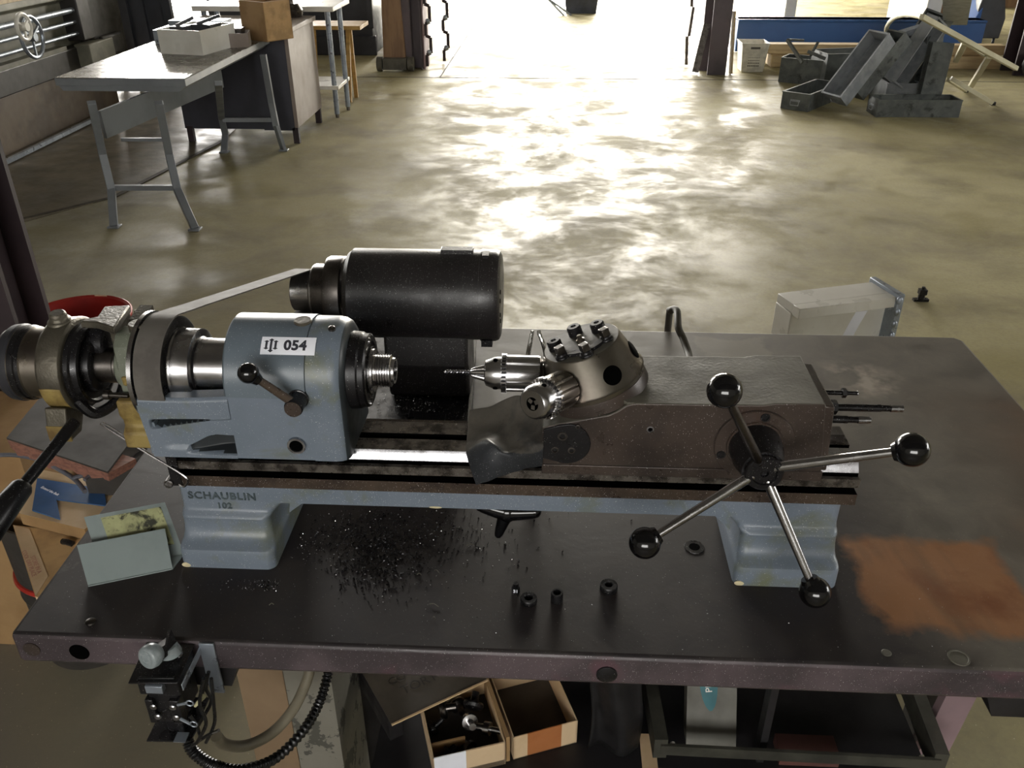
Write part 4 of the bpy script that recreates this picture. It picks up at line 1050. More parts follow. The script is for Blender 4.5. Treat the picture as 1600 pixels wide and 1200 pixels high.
mb = MB(); mb.bar(c_[0]+V((0, 0, .0005)), c_[1]+V((0, 0, .0005)), .003, .003); mb.build('pale_edge', M_cream, bx)
ang_ = math.atan2(e_.y, e_.x); ctr = q_[0].lerp(q_[1], .42)+pr_*.055+V((0, 0, .0008))
mb = MB(); mb.text('TORY', .026, Matrix.Translation(ctr) @ Matrix.Rotation(ang_, 4, 'Z'), depth=.0003); mb.text('CO', .022, Matrix.Translation(ctr+pr_*.028-e_.normalized()*.03) @ Matrix.Rotation(ang_, 4, 'Z'), depth=.0003); mb.build('faded_print', mat('faded brown print', '352f28', .8), bx)
# box of bits
f0 = at(676, 1186, z=.476); f1 = at(790, 1160, z=.476); 
ex = (f1-f0); ey = V((-ex.y, ex.x, 0)).normalized()
Lb_ = ex.length; Mb_ = Matrix((ex.normalized(), ey, V((0, 0, 1)))).transposed().to_4x4(); Mb_.translation = V((f0.x, f0.y, .421))
bb = thing('bit_box', 'open cream carton full of loose dark tool bits on the shelf', 'box', (f0.x, f0.y, .421))
mb = MB(); H_ = .055; W2 = .145
for a_ in ((0, Lb_, 0, .0025), (0, Lb_, W2-.0025, W2), (0, .0025, 0, W2), (Lb_-.0025, Lb_, 0, W2)): mb.box(*a_, 0, H_, 0, Mb_)
mb.box(0, Lb_, 0, W2, 0, .012, 1, Mb_); mb.build('carton', [M_cream, M_board], bb)
mb = MB(); mb.box(.002, Lb_*.45, -.0012, .0004, .012, H_+.002, 0, Mb_); mb.build('white_label', M_white, bb)
mb = MB(); mb.box(.004, Lb_*.5, .035, .038, .002, H_-.01, 0, Mb_); mb.build('divider', M_kraft, bb)
tools = [(.62, .45, .006, .034, 1, 'largest bright stepped bit in the bit box'), (.35, .72, .014, .02, 0, 'dark round-headed bit at the back left of the bit box'), (.75, .72, .014, .02, 0, 'dark round-headed bit at the back right of the bit box'), (.85, .3, .005, .05, 1, 'long bright pin lying along the right of the bit box'),
         (.30, .20, .007, .018, 0, 'black sleeve nearest the front of the bit box'), (.55, .18, .006, .03, 0, 'grey stub bit near the front of the bit box'), (.15, .60, .010, .02, 0, 'dark ball-headed bit by the left wall of the bit box'), (.55, .80, .012, .02, 0, 'dark disc-headed bit by the back wall of the bit box')]
for i, (u, v_, r, L_, br, lab) in enumerate(tools):
    p = Mb_ @ V((Lb_*u, W2*v_, .018+(.024 if i < 4 else .006))); a = (i*1.3) % 3-1.2; dv = V((math.cos(a), math.sin(a), .15 if i % 2 else .5)).normalized()
    r *= 1.35; L_ *= 1.25
    mb = MB(); mb.lathe(p-dv*L_/2, dv, [(0, r*.8), (.001, r), (L_*.35, r), (L_*.37, r*1.7), (L_*.55, r*1.7), (L_*.57, r*.8), (L_, r*.75), (L_, 0)] if r < .0125 else [(0, r*.5), (.003, r*.9), (.008, r), (.012, r*.9), (.0125, r*.4), (L_*1.2, r*.35)], 0, 24)
    tag(mb.build('tool_bit', M_steel if br else (M_dsteel if i % 2 else M_black)), lab, 'tool bit', 'bits in the cream carton')
# open cream and orange box
f0 = at(802, 1187, z=.421); f1 = at(901, 1160, z=.421); ex = (f1-f0); ey = V((-ex.y, ex.x, 0)).normalized(); Lb_ = ex.length
Mb_ = Matrix((ex.normalized(), ey, V((0, 0, 1)))).transposed().to_4x4(); Mb_.translation = V((f0.x, f0.y, .4205))
ob = thing('open_carton', 'open empty carton with an orange-striped cream front under the bench', 'box', (f0.x, f0.y, .42))
mb = MB(); H_ = .056; W2 = .15
for a_ in ((0, .002, 0, W2), (Lb_-.002, Lb_, 0, W2), (0, Lb_, W2-.002, W2)): mb.box(*a_, 0, H_, 0, Mb_)
mb.box(0, Lb_, 0, W2, 0, .002, 1, Mb_); mb.box(0, Lb_*.22, 0, .002, 0, H_, 0, Mb_); mb.box(Lb_*.22, Lb_*.75, 0, .002, 0, H_, 2, Mb_); mb.box(Lb_*.75, Lb_, 0, .002, 0, H_, 0, Mb_)
mb.build('carton', [M_cream, M_board, M_orange], ob)
mb = MB(); mb.box(-.012, -.006, 0, W2, 0, H_+.006, 0, Mb_); mb.build('side_flap', M_kraft, ob)
# black cabinet left of the boxes
mb = MB(); mb.add([(-.27, 1.36, .421), (.05, 1.36, .421), (.05, 1.38, .8), (-.27, 1.38, .8), (-.27, 1.37, .421), (.05, 1.37, .421), (.05, 1.39, .8), (-.27, 1.39, .8)], [(0, 1, 2, 3), (4, 7, 6, 5), (0, 4, 5, 1), (1, 5, 6, 2), (2, 6, 7, 3), (3, 7, 4, 0)])
tag(mb.build('divider_panel', M_shelf), 'black steel divider panel standing at the back of the shelf', 'panel')
# tan and black sack-like divider
mb = MB(); xs_ = at(912, 1100, z=.55).x; mb.grid(lambda u, v: V((xs_+.012+.085*u+.004*math.sin(v*9), .985+.012*math.sin(u*7+v*3)+.05*(1-u)*0, .4215+.36*v)), 16, 24)
o = mb.build('rubber_apron', mat('black rubber sheet', '1a191a', .5, bump=.002, bscale=30)); s_ = o.modifiers.new('t', 'SOLIDIFY'); s_.thickness = .003
tag(o, 'black rubber sheet hanging between the carton and the angle-iron tray', 'sheet')
# drawer frame of angle iron
zf = .47
A0 = at(1032, 1170, z=zf); A1 = at(1468, 1193, z=zf); A2 = at(1505, 1100, z=zf); A3 = at(1030, 1078, z=zf)
A2.y = max(A2.y, A1.y+.2); A2.x = A1.x+.01; A3.x = A0.x-.01; A3.y = A0.y+.2
fr = thing('angle_iron_tray', 'olive grey angle-iron tray lying on the bench shelf at the right', 'frame', (A0.x, A0.y, .421))
mb = MB(); mb.bar(A0, A1, .006, .022); mb.build('front_rail', M_lattice, fr)
for a_, b_ in ((A0, A3), (A1, A2)):
    mb = MB(); mb.bar(a_, b_, .022, .045); mb.build('side_rail', M_lattice, fr)
mb = MB(); mb.bar(A3, A2, .006, .04); mb.build('back_rail', M_lattice, fr)
mb = MB(); mb.box(A0.x, A1.x, A0.y, A0.y+.2, .421, .4225); mb.build('bottom_sheet', M_shelf, fr)
for t_ in (.37,):
    a_ = A0.lerp(A1, t_); mb = MB(); mb.box(a_.x, a_.x+.012, a_.y+.02, a_.y+.045, .4226, .72); mb.build('upright', M_shelf, fr)
mb = MB(); a_ = A0+V((.012, .0, .0)); mb.cyl(A0.lerp(A1, .045)+V((0, -.001, .006)), A0.lerp(A1, .045)+V((0, .008, .006)), .004, n=14); mb.cyl(A0.lerp(A1, .94)+V((0, -.001, .006)), A0.lerp(A1, .94)+V((0, .008, .006)), .004, n=14); mb.build('rivet', M_whitep, fr)
# printed carton standing in the frame
pc = thing('printed_carton', 'grey carton with a teal oval print standing in the angle-iron tray', 'box', (A0.x+.07, A0.y+.05, .4226))
p0, p1 = at(1082, 1160, z=.4226), at(1128, 1163, z=.4226); p0.y = p1.y = A0.y+.045
mb = MB(); Mp = Matrix.Translation(V((p0.x-.012, p0.y, .424))) @ Matrix.Rotation(-.55, 4, 'X')
mb.box(0, .085, 0, .03, 0, .22, 0, Mp); mb.build('carton', mat('grey printed carton', '5f5d55', .6), pc)
mb = MB(); Mq = Mp @ Matrix.Translation(V((.035, -.0008, .12))) @ Matrix.Rotation(PI/2, 4, 'X') @ Matrix.Rotation(PI/2+.1, 4, 'Z')
mb.grid(lambda u, v: Mq @ V(((u-.5)*.12, (v-.5)*.032*math.sqrt(max(.02, 1-(2*u-1)**2)), 0)), 20, 4, 0); mb.text('PRESIDE', .016, Mq @ Matrix.Translation(V((0, 0, .0006))), 1, .0003)
mb.build('teal_print', [M_teal, M_whitep], pc)
mb = MB(); mb.box(at(1210, 1160, z=.43).x, at(1300, 1160, z=.43).x, A0.y+.015, A0.y+.06, .4226, .445); tag(mb.build('carton', mat('dull red carton', '63403a', .6)), 'dull red carton lying flat in the angle-iron tray', 'box')
st_ = at(999, 1150, z=.4205)
mb = MB(); mb.box(st_.x, st_.x+.115, st_.y-.07, st_.y+.005, .4202, .4209); tag(mb.build('newspaper', M_cream), 'cream printed paper under the front of the angle-iron tray', 'paper')
# pink plank at right
mb = MB(); a_ = at(1528, 1085, y=1.02); b_ = at(1462, 1215, y=1.0); b2 = V((.655, 1.04, .002)); a2 = V((.725, 1.04, .84))
mb.bar(b2, a2, .05, .018, 0, V((0, 1, 0))); tag(mb.build('plank', M_pink), 'pinkish flat plank leaning under the right of the bench', 'plank')
# left of the bench: barrel, boxes, board, cables
BC = V((-1.175, 1.60, 0))
br = thing('barrel', 'dark round barrel with red hoops at the left end of the bench, full of cartons', 'barrel', tuple(BC))
mb = MB(); mb.lathe(BC, (0, 0, 1), [(0, .125), (.02, .128), (.2, .131), (.21, .135), (.22, .131), (.44, .133), (.44, .127), (.03, .123), (.03, 0)], 0, 56); mb.build('barrel_body', M_board, br)
for z_ in (.25,):
    mb = MB(); mb.lathe(BC+V((0, 0, z_)), (0, 0, 1), [(0, .130), (0, .136), (.006, .139), (.014, .136), (.014, .128)], 0, 56); mb.build('hoop', M_red, br)
def carton(quad, z, h, label, dims=None):
    return quad_box('carton', quad, z, h, M_cream, M_cream)
bA = thing('printed_box', 'cream carton with blue printed panel, upper one in the barrel', 'box', (-.85, 1.2, .42))
zA = .535
quad_box('carton', [(28, 726), (215, 765), (132, 827), (30, 802)], zA, .03, M_kraft, M_cream, parent=bA)
mb = MB(); mb.plate([at(58, 747, z=zA+.004), at(163, 764, z=zA+.004), at(166, 790, z=zA+.004), at(88, 780, z=zA+.004), at(94, 811, z=zA+.004), at(50, 797, z=zA+.004)][::-1], .003)
mb.build('blue_panel', M_bluec, bA, 'blue printed panel with small white writing')
mb = MB(); ca = at(80, 762, z=zA+.0075); cb = at(95, 769, z=zA+.0075); an = math.atan2(cb.y-ca.y, cb.x-ca.x)
mb.text('Extend the Belt', .0095, Matrix.Translation(at(78, 767, z=zA+.0072)) @ Matrix.Rotation(an, 4, 'Z'), depth=.0003, bold=.0002); mb.build('white_writing', M_white, bA)
bB = thing('printed_box', 'cream carton with reddish storage lettering, lower one at the bench corner', 'box', (-.8, 1.05, .42))
zB = .50
qB = [(20, 820), (190, 842), (150, 960), (55, 932)]
quad_box('carton', qB, zB, .058, M_cream, mat('tan carton top', 'c9a473', .75), parent=bB)
mb = MB(); l0, l1 = at(21, 821, z=zB+.0012), at(56, 931, z=zB+.0012); r0, r1_ = at(46, 826, z=zB+.0012), at(75, 900, z=zB+.0012)
mb.plate([l0, l1, r1_, r0], .001); mb.build('side_flap', M_cream, bB)
mb = MB(); ca = at(36, 858, z=zB+.0025); cb = at(56, 905, z=zB+.0025); an = math.atan2(cb.y-ca.y, cb.x-ca.x)
ft = lambda px, py: Matrix.Translation(at(px, py, z=zB+.0022)) @ Matrix.Rotation(an, 4, 'Z')
mb.text('STORE IN A', .0125, ft(56, 882), depth=.0003); mb.text('COOL DRY PLACE', .0120, ft(45, 880), depth=.0003); mb.build('red_lettering', mat('faded red ink', 'c08a78', .7), bB)
mb = MB(); mb.tube([at(98, 846, z=zB+.004), at(105, 847, z=zB+.006), at(114, 850, z=zB+.004)], .0065, n=10); tag(mb.build('bolt', M_black), 'small black bolt lying on the tan carton top', 'bolt')
# dark board on top
zD = .775
dbq = [(10, 684), (168, 737), (262, 612), (105, 570)]
db = thing('board', 'dark-topped board with a splintered reddish edge, left of the lathe', 'board', (-.95, 1.4, zD-.03))
q_ = [at(x, y, z=zD) for x, y in dbq]; mb = MB()
mb.add([tuple(p) for p in q_]+[(p.x, p.y, zD-.004) for p in q_], [(0, 1, 2, 3), (4, 7, 6, 5), (0, 4, 5, 1), (1, 5, 6, 2), (2, 6, 7, 3), (3, 7, 4, 0)]); mb.build('laminate', M_board, db)
mb = MB(); q2 = [p+V((.0015, .0015, 0)) for p in q_]; nE = 24; e0, e1 = q_[0], q_[1]; rings = []
vs = []; 
for i in range(nE+1):
    t = i/nE; p = e0.lerp(e1, t); zz = zD-.004-(.022+.022*math.sin(t*PI)**.7*(.7+.3*math.sin(t*19)))*(1-.3*t)
    vs += [(p.x, p.y, zD-.0041), (p.x+.002*math.sin(i*2.1), p.y+.003*math.cos(i*1.7), zz), (p.x+.03, p.y+.05, zz), (p.x+.03, p.y+.05, zD-.0041)]
fs = []
for i in range(nE):
    for j in range(4): fs.append((i*4+j, i*4+(j+1) % 4, (i+1)*4+(j+1) % 4, (i+1)*4+j))
mb.add(vs, fs+[(0, 1, 2, 3), (nE*4+3, nE*4+2, nE*4+1, nE*4)]); mb.build('splintered_edge', M_pinkw, db, 'splintered reddish wooden edge')
mb = MB(); mb.box(-1.02, -.74, 1.50, 1.62, 0, zD-.0045); tag(mb.build('crate', M_board), 'dark crate standing behind the barrel under the board', 'crate')
for k_, (pp_, r_, lab) in enumerate((([(-20, 712), (20, 711), (60, 718), (95, 735), (118, 750), (133, 768)], .0045, 'grey cable arching over the cartons from the left edge'), ([(240, 690), (205, 718), (165, 732), (125, 744), (112, 748)], .0045, 'grey cable coming from behind the lathe to the cartons'), ([(132, 750), (145, 740), (165, 737), (184, 742)], .0035, 'short grey cable end sticking up beside the cartons'))):
    mb = MB(); mb.tube([at(x, y, z=.738+.004*k_) for x, y in pp_], r_, n=10); tag(mb.build('cable', M_cable), lab, 'cable', 'grey cables over the cartons')
mb = MB(); K0 = at(-10, 700, z=.60); K1 = at(22, 720, z=.60); mb.box(K0.x-.2, K1.x, K1.y+.02, K1.y+.3, 0, .60); tag(mb.build('carton', M_kraft), 'brown carton at the left picture edge under the board', 'box')
mb = MB(); mb.box(-1.95, -1.475, 1.78, 1.95, 0, .72); tag(mb.build('cabinet', M_pink), 'pinkish grey cabinet left of the maroon column', 'cabinet')
mb = MB(); mb.box(-1.437, -1.308, 1.84, 1.855, 0, ROOF); mb.box(-1.437, -1.308, 1.975, 1.99, 0, ROOF); mb.box(-1.38, -1.365, 1.855, 1.975, 0, ROOF)
tag(mb.build('steel_column', M_maroon), 'dark maroon steel column at the left edge beside the lathe', 'column')
# red tub
TC = at(118, 497, z=.44)
rt = thing('tub', 'red plastic tub on the floor behind the left end of the lathe', 'tub', (TC.x, TC.y, 0))
Tm = Matrix.Translation(V((TC.x, TC.y, 0)))
mb = MB(); mb.lathe((TC.x, TC.y, 0), (0, 0, 1), [(0, .13), (.002, .135), (.42, .172), (.43, .180), (.445, .183), (.448, .178), (.44, .170), (.30, .158), (.29, 0)], 0, 56); mb.build('tub_body', M_red, rt)
mb = MB(); a0_ = math.radians(80); a1_ = math.radians(95)
mb.grid(lambda u, v: V((TC.x+(.1755-.010*v)*math.cos(a0_+(a1_-a0_)*u), TC.y+(.1755-.010*v)*math.sin(a0_+(a1_-a0_)*u), .4485-.12*v*1.0)), 4, 6); o = mb.build('paper_strip', M_cream, rt); s_ = o.modifiers.new('t', 'SOLIDIFY'); s_.thickness = .001
# #PART4
# ------------------------------------------------------------------ the hall behind
# white sheet-metal housing on the floor behind the bench
a0 = at(1251, 478, y=2.28); a1 = at(1400, 470, y=2.38); zt_ = (a0.z+a1.z)/2; a0.z = a1.z = zt_
hp_ = thing('metal_housing', 'pale sheet-metal housing standing on the floor behind the bench, top lip overhanging', 'housing', (a0.x, a0.y, 0))
dirx = (a1-a0).normalized(); back = V((-dirx.y, dirx.x, 0)); Lh = (a1-a0).length
def hbox(mb, u0, u1, v0, v1, z0, z1, m=0):
    vs = [tuple(V((a0.x, a0.y, 0))+dirx*u+back*v+V((0, 0, z))) for u in (u0, u1) for v in (v0, v1) for z in (z0, z1)]
    mb.add(vs, [(0, 1, 3, 2), (4, 6, 7, 5), (0, 4, 5, 1), (2, 3, 7, 6), (0, 2, 6, 4), (1, 5, 7, 3)], m)
mb = MB(); hbox(mb, -.002, Lh, .035, .12, 0, zt_-.028); mb.build('front_panel', M_whitep, hp_, bevel=.002)
mb = MB(); hbox(mb, 0, Lh, 0, .035, zt_-.032, zt_); hbox(mb, 0, Lh, .035, .12, zt_-.028, zt_); mb.build('top_lip', M_whitep, hp_, bevel=.0015)
mb = MB(); rings = []
for i in range(14):
    t = i/13; u = Lh*(.70-.16*math.sin(t*PI/2)); z = zt_-.034-.18*t
    c = V((a0.x, a0.y, 0))+dirx*u+back*.034+V((0, 0, z)); rings.append([tuple(c), tuple(c+dirx*.028-back*.012), tuple(c+dirx*.028), tuple(c+dirx*.01+back*.001)])
mb.loft(rings); mb.build('curved_rib', M_white, hp_, 'bright curved rib')
mb = MB(); hbox(mb, Lh-.002, Lh+.018, -.012, .13, 0, zt_+.012); hbox(mb, Lh+.018, Lh+.024, -.004, .12, 0, zt_+.008, 1); mb.build('crimped_edge', [M_galv, M_black], hp_, 'grey crimped edge strip', bevel=.002)
for i in range(5):
    c = V((a0.x, a0.y, 0))+dirx*(Lh+.002)-back*.012+V((0, 0, zt_-.006-.038*i)); mb = MB(); mb.sphere(c, .009, sq=(1.1, .8, 1.4), n=12); mb.build('crimp', M_galv, hp_)
# small black fitting on the floor
P = at(1438, 470, z=0); ft_ = thing('valve', 'small black metal fitting standing alone on the floor behind the bench', 'fitting', tuple(P))
mb = MB(); mb.box(P.x-.035, P.x+.035, P.y-.012, P.y+.012, 0, .012); mb.cyl(P+V((0, 0, .01)), P+V((0, 0, .035)), .016, n=20); mb.build('base', M_black, ft_)
mb = MB(); mb.box(P.x-.017, P.x+.017, P.y-.015, P.y+.015, .035, .060); mb.cyl(P+V((0, 0, .06)), P+V((0, 0, .072)), .008, n=14); mb.build('cap', M_black, ft_)

# --- desk at left
dk = thing('desk', 'long grey steel desk with worn top and splayed legs, cartons on it', 'desk', (-2.5, 5.8, 0))
zt = .78; D0_ = at(82, 122, z=zt); D1_ = at(290, 122, z=zt)
yf_ = (D0_.y+D1_.y)/2; xl_, xr_ = D0_.x, D1_.x
mb = MB(); mb.box(xl_, xr_, yf_, 6.68, zt-.045, zt-.004); mb.box(xl_, xr_, yf_, 6.68, zt-.004, zt, 1); mb.build('desk_top', [M_grey, M_greyt], dk, bevel=.004)
mb = MB(); mb.prism([(xl_+.03, zt-.075), (xr_-.05, zt-.075), (xr_-.01, zt-.045), (xl_+.01, zt-.045)], 'y', yf_+.01, 6.66); mb.build('apron', M_grey, dk)
for pts_ in ([(143, 160, .70), (160, 240, .36), (174, 296, .16), (178, 352, .012)], [(248, 160, .70), (264, 240, .36), (277, 296, .17), (304, 356, .012)], [(341, 130, .70), (346, 185, .25), (352, 210, .10), (350, 236, .012)], [(411, 85, .70), (424, 160, .36), (431, 195, .20), (443, 233, .012)]):
    mb = MB(); P_ = [at(x, y, z=z_) for x, y, z_ in pts_]
    for a_, b_ in zip(P_, P_[1:]): mb.bar(a_, b_+(b_-a_).normalized()*.01, .045, .03)
    mb.box(P_[-1].x-.03, P_[-1].x+.035, P_[-1].y-.03, P_[-1].y+.03, 0, .012); mb.build('leg', M_grey, dk, bevel=.003)
mb = MB(); mb.bar(at(174, 293, z=.165), at(276, 293, z=.165), .03, .03); mb.build('stretcher', M_grey, dk)
mb = MB(); mb.bar(at(348, 187, z=.25), at(430, 187, z=.22), .03, .03); mb.build('stretcher', M_grey, dk)
mb = MB(); mb.bar(at(160, 195, z=.52), at(345, 118, z=.58), .16, .02, 0, V((1, 0, 0))); mb.bar(at(190, 218, z=.38), at(258, 218, z=.38), .02, .02); mb.build('brace', M_grey, dk)
# --- second desk
d2 = thing('desk', 'closed pedestal desk with beige side panel behind the splayed-leg desk', 'desk', (-2.4, 7.0, 0))
x2 = -1.99
mb = MB(); mb.box(-2.9, x2-.03, 6.72, 7.44, .10, .73); ped = mb.build('pedestal', M_navy, d2, bevel=.004)
mb = MB(); mb.box(x2-.03, x2, 6.69, 7.44, .12, .80); mb.build('side_panel', M_beige, d2, 'beige side panel', bevel=.003)
mb = MB(); mb.box(-2.9, x2+.015, 6.69, 7.48, .80, .835); mb.build('desk_top', M_beige, d2, bevel=.004)
mb = MB(); mb.box(x2-.27, x2-.03, 6.69, 6.72, .10, .78); mb.build('front_panel', M_navy, ped)
for x_, y_ in ((x2-.03, 6.71), (x2-.03, 7.40), (-2.86, 6.72), (-2.86, 7.40)):
    mb = MB(); mb.box(x_-.02, x_+.025, y_-.02, y_+.02, 0, .12); mb.build('leg', M_maroon, d2)
# --- things on the desk
def obox(name, pf, pw, z0, h, dep, m, label, cat='box', t=.006, m2=None):
    """open box from the pixels of its front bottom edge"""
    a_ = at(*pf, z=z0); b_ = at(*pw, z=z0); e_ = b_-a_; L_ = e_.length; ey_ = V((-e_.y, e_.x, 0)).normalized()
    Mx = Matrix((e_.normalized(), ey_, V((0, 0, 1)))).transposed().to_4x4(); Mx.translation = V((a_.x, a_.y, z0+.0005))
    mb = MB(); mb.box(0, L_, 0, dep, 0, t, 0, Mx); mb.box(0, L_, 0, t, t, h, 0, Mx); mb.box(0, L_, dep-t, dep, t, h, 0, Mx); mb.box(0, t, t, dep-t, t, h, 0, Mx); mb.box(L_-t, L_, t, dep-t, t, h, 1 if m2 else 0, Mx)
    o = mb.build(name, [m, m2 or m]); tag(o, label, cat); return o, Mx, L_
o, Mx, L_ = obox('paper_tray', (252, 84), (318, 87), zt, .15, .42, M_whitep, 'open white box at the front of the grey desk', 'box')
for i, (u, v_, h_, w_, lab) in enumerate(((.15, .12, .19, .10, 'dark metal part at the left inside the white box'), (.55, .25, .20, .14, 'grey bracket at the back inside the white box'))):
    mb = MB(); mb.box(L_*u, L_*u+w_, .42*v_+.02, .42*v_+.16, .008, h_-.03, 0, Mx); mb.bar(Mx @ V((L_*u+.03, .42*v_+.05, h_-.03)), Mx @ V((L_*u+w_+.04, .42*v_+.1, h_+.02)), .02, .02); tag(mb.build('metal_part', M_blk), lab, 'metal part', 'metal parts in the white box')
obox('parts_box', (355, 75), (390, 74), zt, .09, .18, M_beige, 'low brown parts box between the white box and the tall carton', 'box', m2=M_beige)
mb = MB(); P = at(372, 68, z=zt+.01); mb.box(P.x-.06, P.x+.04, P.y-.02, P.y+.08, P.z, P.z+.1); tag(mb.build('metal_part', M_dsteel), 'dull metal lump sticking out of the low brown parts box', 'metal part')
ct_, Mx, L_ = obox('carton', (381, 61), (418, 66), zt, .26, .24, M_kraft, 'tall open brown cardboard box near the end of the grey desk', 'box', m2=mat('light cardboard', 'b8966a', .8))
mb = MB(); a_ = at(405, 62, z=zt+.12); 
mb = MB(); mb.box(-.02, .03, -.003, 0, .10, .15, 0, Mx @ Matrix.Translation(V((.02, 0, 0)))); o = mb.build('label', M_whitep, ct_) if False else None
mb = MB(); P = at(345, 45, z=zt+.02); P.y = 6.32; P.x = -2.55; mb.box(P.x-.28, P.x+.25, P.y, P.y+.30, zt+.001, zt+.09); mb.box(P.x-.2, P.x+.2, P.y+.1, P.y+.25, zt+.09, zt+.14); tag(mb.build('metal_casting', M_galv), 'pale metal casting lying on the desk behind the white box', 'casting')
mb = MB(); P = at(455, 26, z=.836); mb.lathe((P.x, P.y, .836), (0, 0, 1), [(0, .09), (.05, .10), (.10, .07), (.10, .03), (.17, .03)], 0, 20); mb.sphere((P.x-.1, P.y+.05, .90), .06, n=12); tag(mb.build('gear_housing', M_dsteel), 'dark lumpy metal part on the second desk top', 'metal part')
# --- white steel table and pine stool
tb = thing('work_table', 'narrow white-topped table with galvanised legs and a lower shelf', 'table', (-2.3, 7.9, 0))
yy = 7.60
mb = MB(); mb.box(-3.0, -1.83, 7.5, 8.12, .86, .90); mb.build('table_top', M_whitep, tb, bevel=.006)
mb = MB(); mb.box(-2.98, -1.86, 7.55, 8.0, .24, .27); mb.build('lower_shelf', M_whitep, tb, bevel=.003)
for x_, y_ in ((-1.905, 7.60), (-1.875, 7.90), (-2.94, 7.60), (-2.94, 7.9)):
    mb = MB(); mb.cyl((x_, y_, .03), (x_, y_, .86), .022, n=16); lg = mb.build('leg', M_galv, tb); mb = MB(); mb.cyl((x_, y_, 0), (x_, y_, .03), .016, n=14); mb.build('foot', M_dsteel, lg)
so = thing('trestle', 'pine trestle with splayed legs behind the white-topped table', 'trestle', (-2.2, 8.6, 0))
S0 = at(560, 40, y=8.30)
mb = MB(); mb.box(S0.x-1.0, S0.x+.02, S0.y-.03, S0.y+.35, S0.z-.035, S0.z); mb.build('top_board', M_pine, so, bevel=.003)
for a_, b_ in (((547, 52, .765), (547, 160, .0)), ((550, 52, .765), (557, 152, 0)), ((494, 54, .765), (496, 150, .0))):
    p_ = at(a_[0], a_[1], z=a_[2]); q_ = at(b_[0], b_[1], z=0); p_ = V((at(a_[0]-3, a_[1], y=S0.y+.05).x, S0.y+.05, S0.z-.035)); mb = MB(); mb.bar(q_, p_, .035, .03); mb.build('leg', M_pine, so)
# --- black machine
P = at(455, 82, z=0); P2 = at(585, 86, z=0)
bm_ = thing('milling_machine', 'large charcoal machine tool behind the white-topped table', 'machine', ((P.x+P2.x)/2, P.y, 0))
yb0 = P2.y
mb = MB(); mb.box(P.x-.9, P2.x, yb0, yb0+1.0, 0, .95); mb.box(P.x-.9, P2.x+.04, yb0-.04, yb0, 0, .22); mb.build('machine_base', M_blk, bm_, bevel=.01)
mb = MB(); mb.box(P2.x-.45, P2.x-.06, yb0-.03, yb0+.6, .95, 2.3); mb.box(P2.x-.05, P2.x+.02, yb0-.03, yb0, .3, 1.5); mb.build('machine_column', M_blk, bm_, bevel=.01)
mb = MB(); mb.box(P2.x-.34, P2.x-.24, yb0-.05, yb0-.029, .88, 1.08); mb.build('switch_plate', M_beige, bm_)
mb = MB(); mb.box(P.x-1.2, P2.x+.5, yb0-.3, yb0+.2, 1.02, 1.12); mb.build('table', M_blk, bm_, bevel=.006)
Q1 = at(604, 80, z=0)
mb = MB(); mb.box(P2.x+.1, P2.x+.45, yb0+.3, yb0+1, 0, .42); mb.box(P2.x+.1, P2.x+.45, yb0+.3, yb0+1, .42, .50, 1); mb.cyl((P2.x+.27, yb0+.5, .5), (P2.x+.27, yb0+.5, .72), .14, n=24, m=2); mb.cyl((P2.x+.27, yb0+.5, .56), (P2.x+.27, yb0+.5, .60), .16, n=24, m=1)
tag(mb.build('grinder', [M_blk, M_whitep, M_galv]), 'low machine with white drum beside the charcoal machine tool', 'machine')
# --- steel column with plank, wheels and pipes
yc = 9.95
cl_ = at(633, 113, z=0).x; cr_ = at(653, 108, z=0).x
mb = MB(); mb.box(-1.70, -1.62, yc, yc+.26, 0, ROOF); mb.box(-1.62, -1.60, yc-.0, yc+.26, 0, ROOF); mb.box(-1.62, -1.50, yc+.12, yc+.14, 0, ROOF); mb.box(-1.50, -1.485, yc, yc+.26, 0, ROOF)
tag(mb.build('steel_column', M_colgrey), 'purple-grey steel column with a brown plank in front, left of centre', 'column')
mb = MB(); c0_ = V((-1.77, yc-.10, 0)); mb.prism([(-1.90, .14), (-1.66, .14), (-1.72, 1.5), (-1.86, 1.5)], 'y', yc-.08, yc-.03)
tag(mb.build('door_leaf', M_brownp), 'brown tapered board standing upright against the column', 'board')
ba = thing('wheeled_base', 'small wheeled base under the brown upright board', 'dolly', (-1.78, yc-.08, 0))
mb = MB(); mb.box(-1.90, -1.64, yc-.16, yc-.0, .02, .138); mb.build('block', M_dusty, ba, bevel=.004)
for x_ in (-1.94, -1.60):
    mb = MB(); mb.cyl((x_-.03, yc-.10, .075), (x_+.03, yc-.10, .075), .075, n=24); mb.build('wheel', M_dusty, ba)
pp2 = thing('pipe_rack', 'zigzag rack of dark bent pipes right of the left column', 'pipes', (-1.42, yc, 0))
for k_, x_ in enumerate((-1.45, -1.30)):
    yk_ = yc+.1+.35*k_; mb = MB(); pts_ = []
    for i in range(5):
        zz = .02+.32*i; pts_ += [(x_, yk_, zz), (x_, yk_, zz+.12), (x_+.05, yk_, zz+.14), (x_+.05, yk_, zz+.30)]
    for a_, b_ in zip(pts_, pts_[1:]): mb.cyl(a_, b_, .018, n=10)
    mb.build('pipe', M_maroon, pp2)
    mb = MB()
    for i in range(4): mb.sphere((x_+.03, yk_-.02, .17+.32*i), .028, n=10)
    mb.build('joint', M_galv, pp2)
mb = MB(); mb.box(-1.46, -1.29, yc+.12, yc+.42, 0, 1.6); 
mb = MB(); mb.box(-1.478, -1.462, yc+.02, yc+.4, 0, 1.5); mb.build('back_plate', M_pink, pp2)
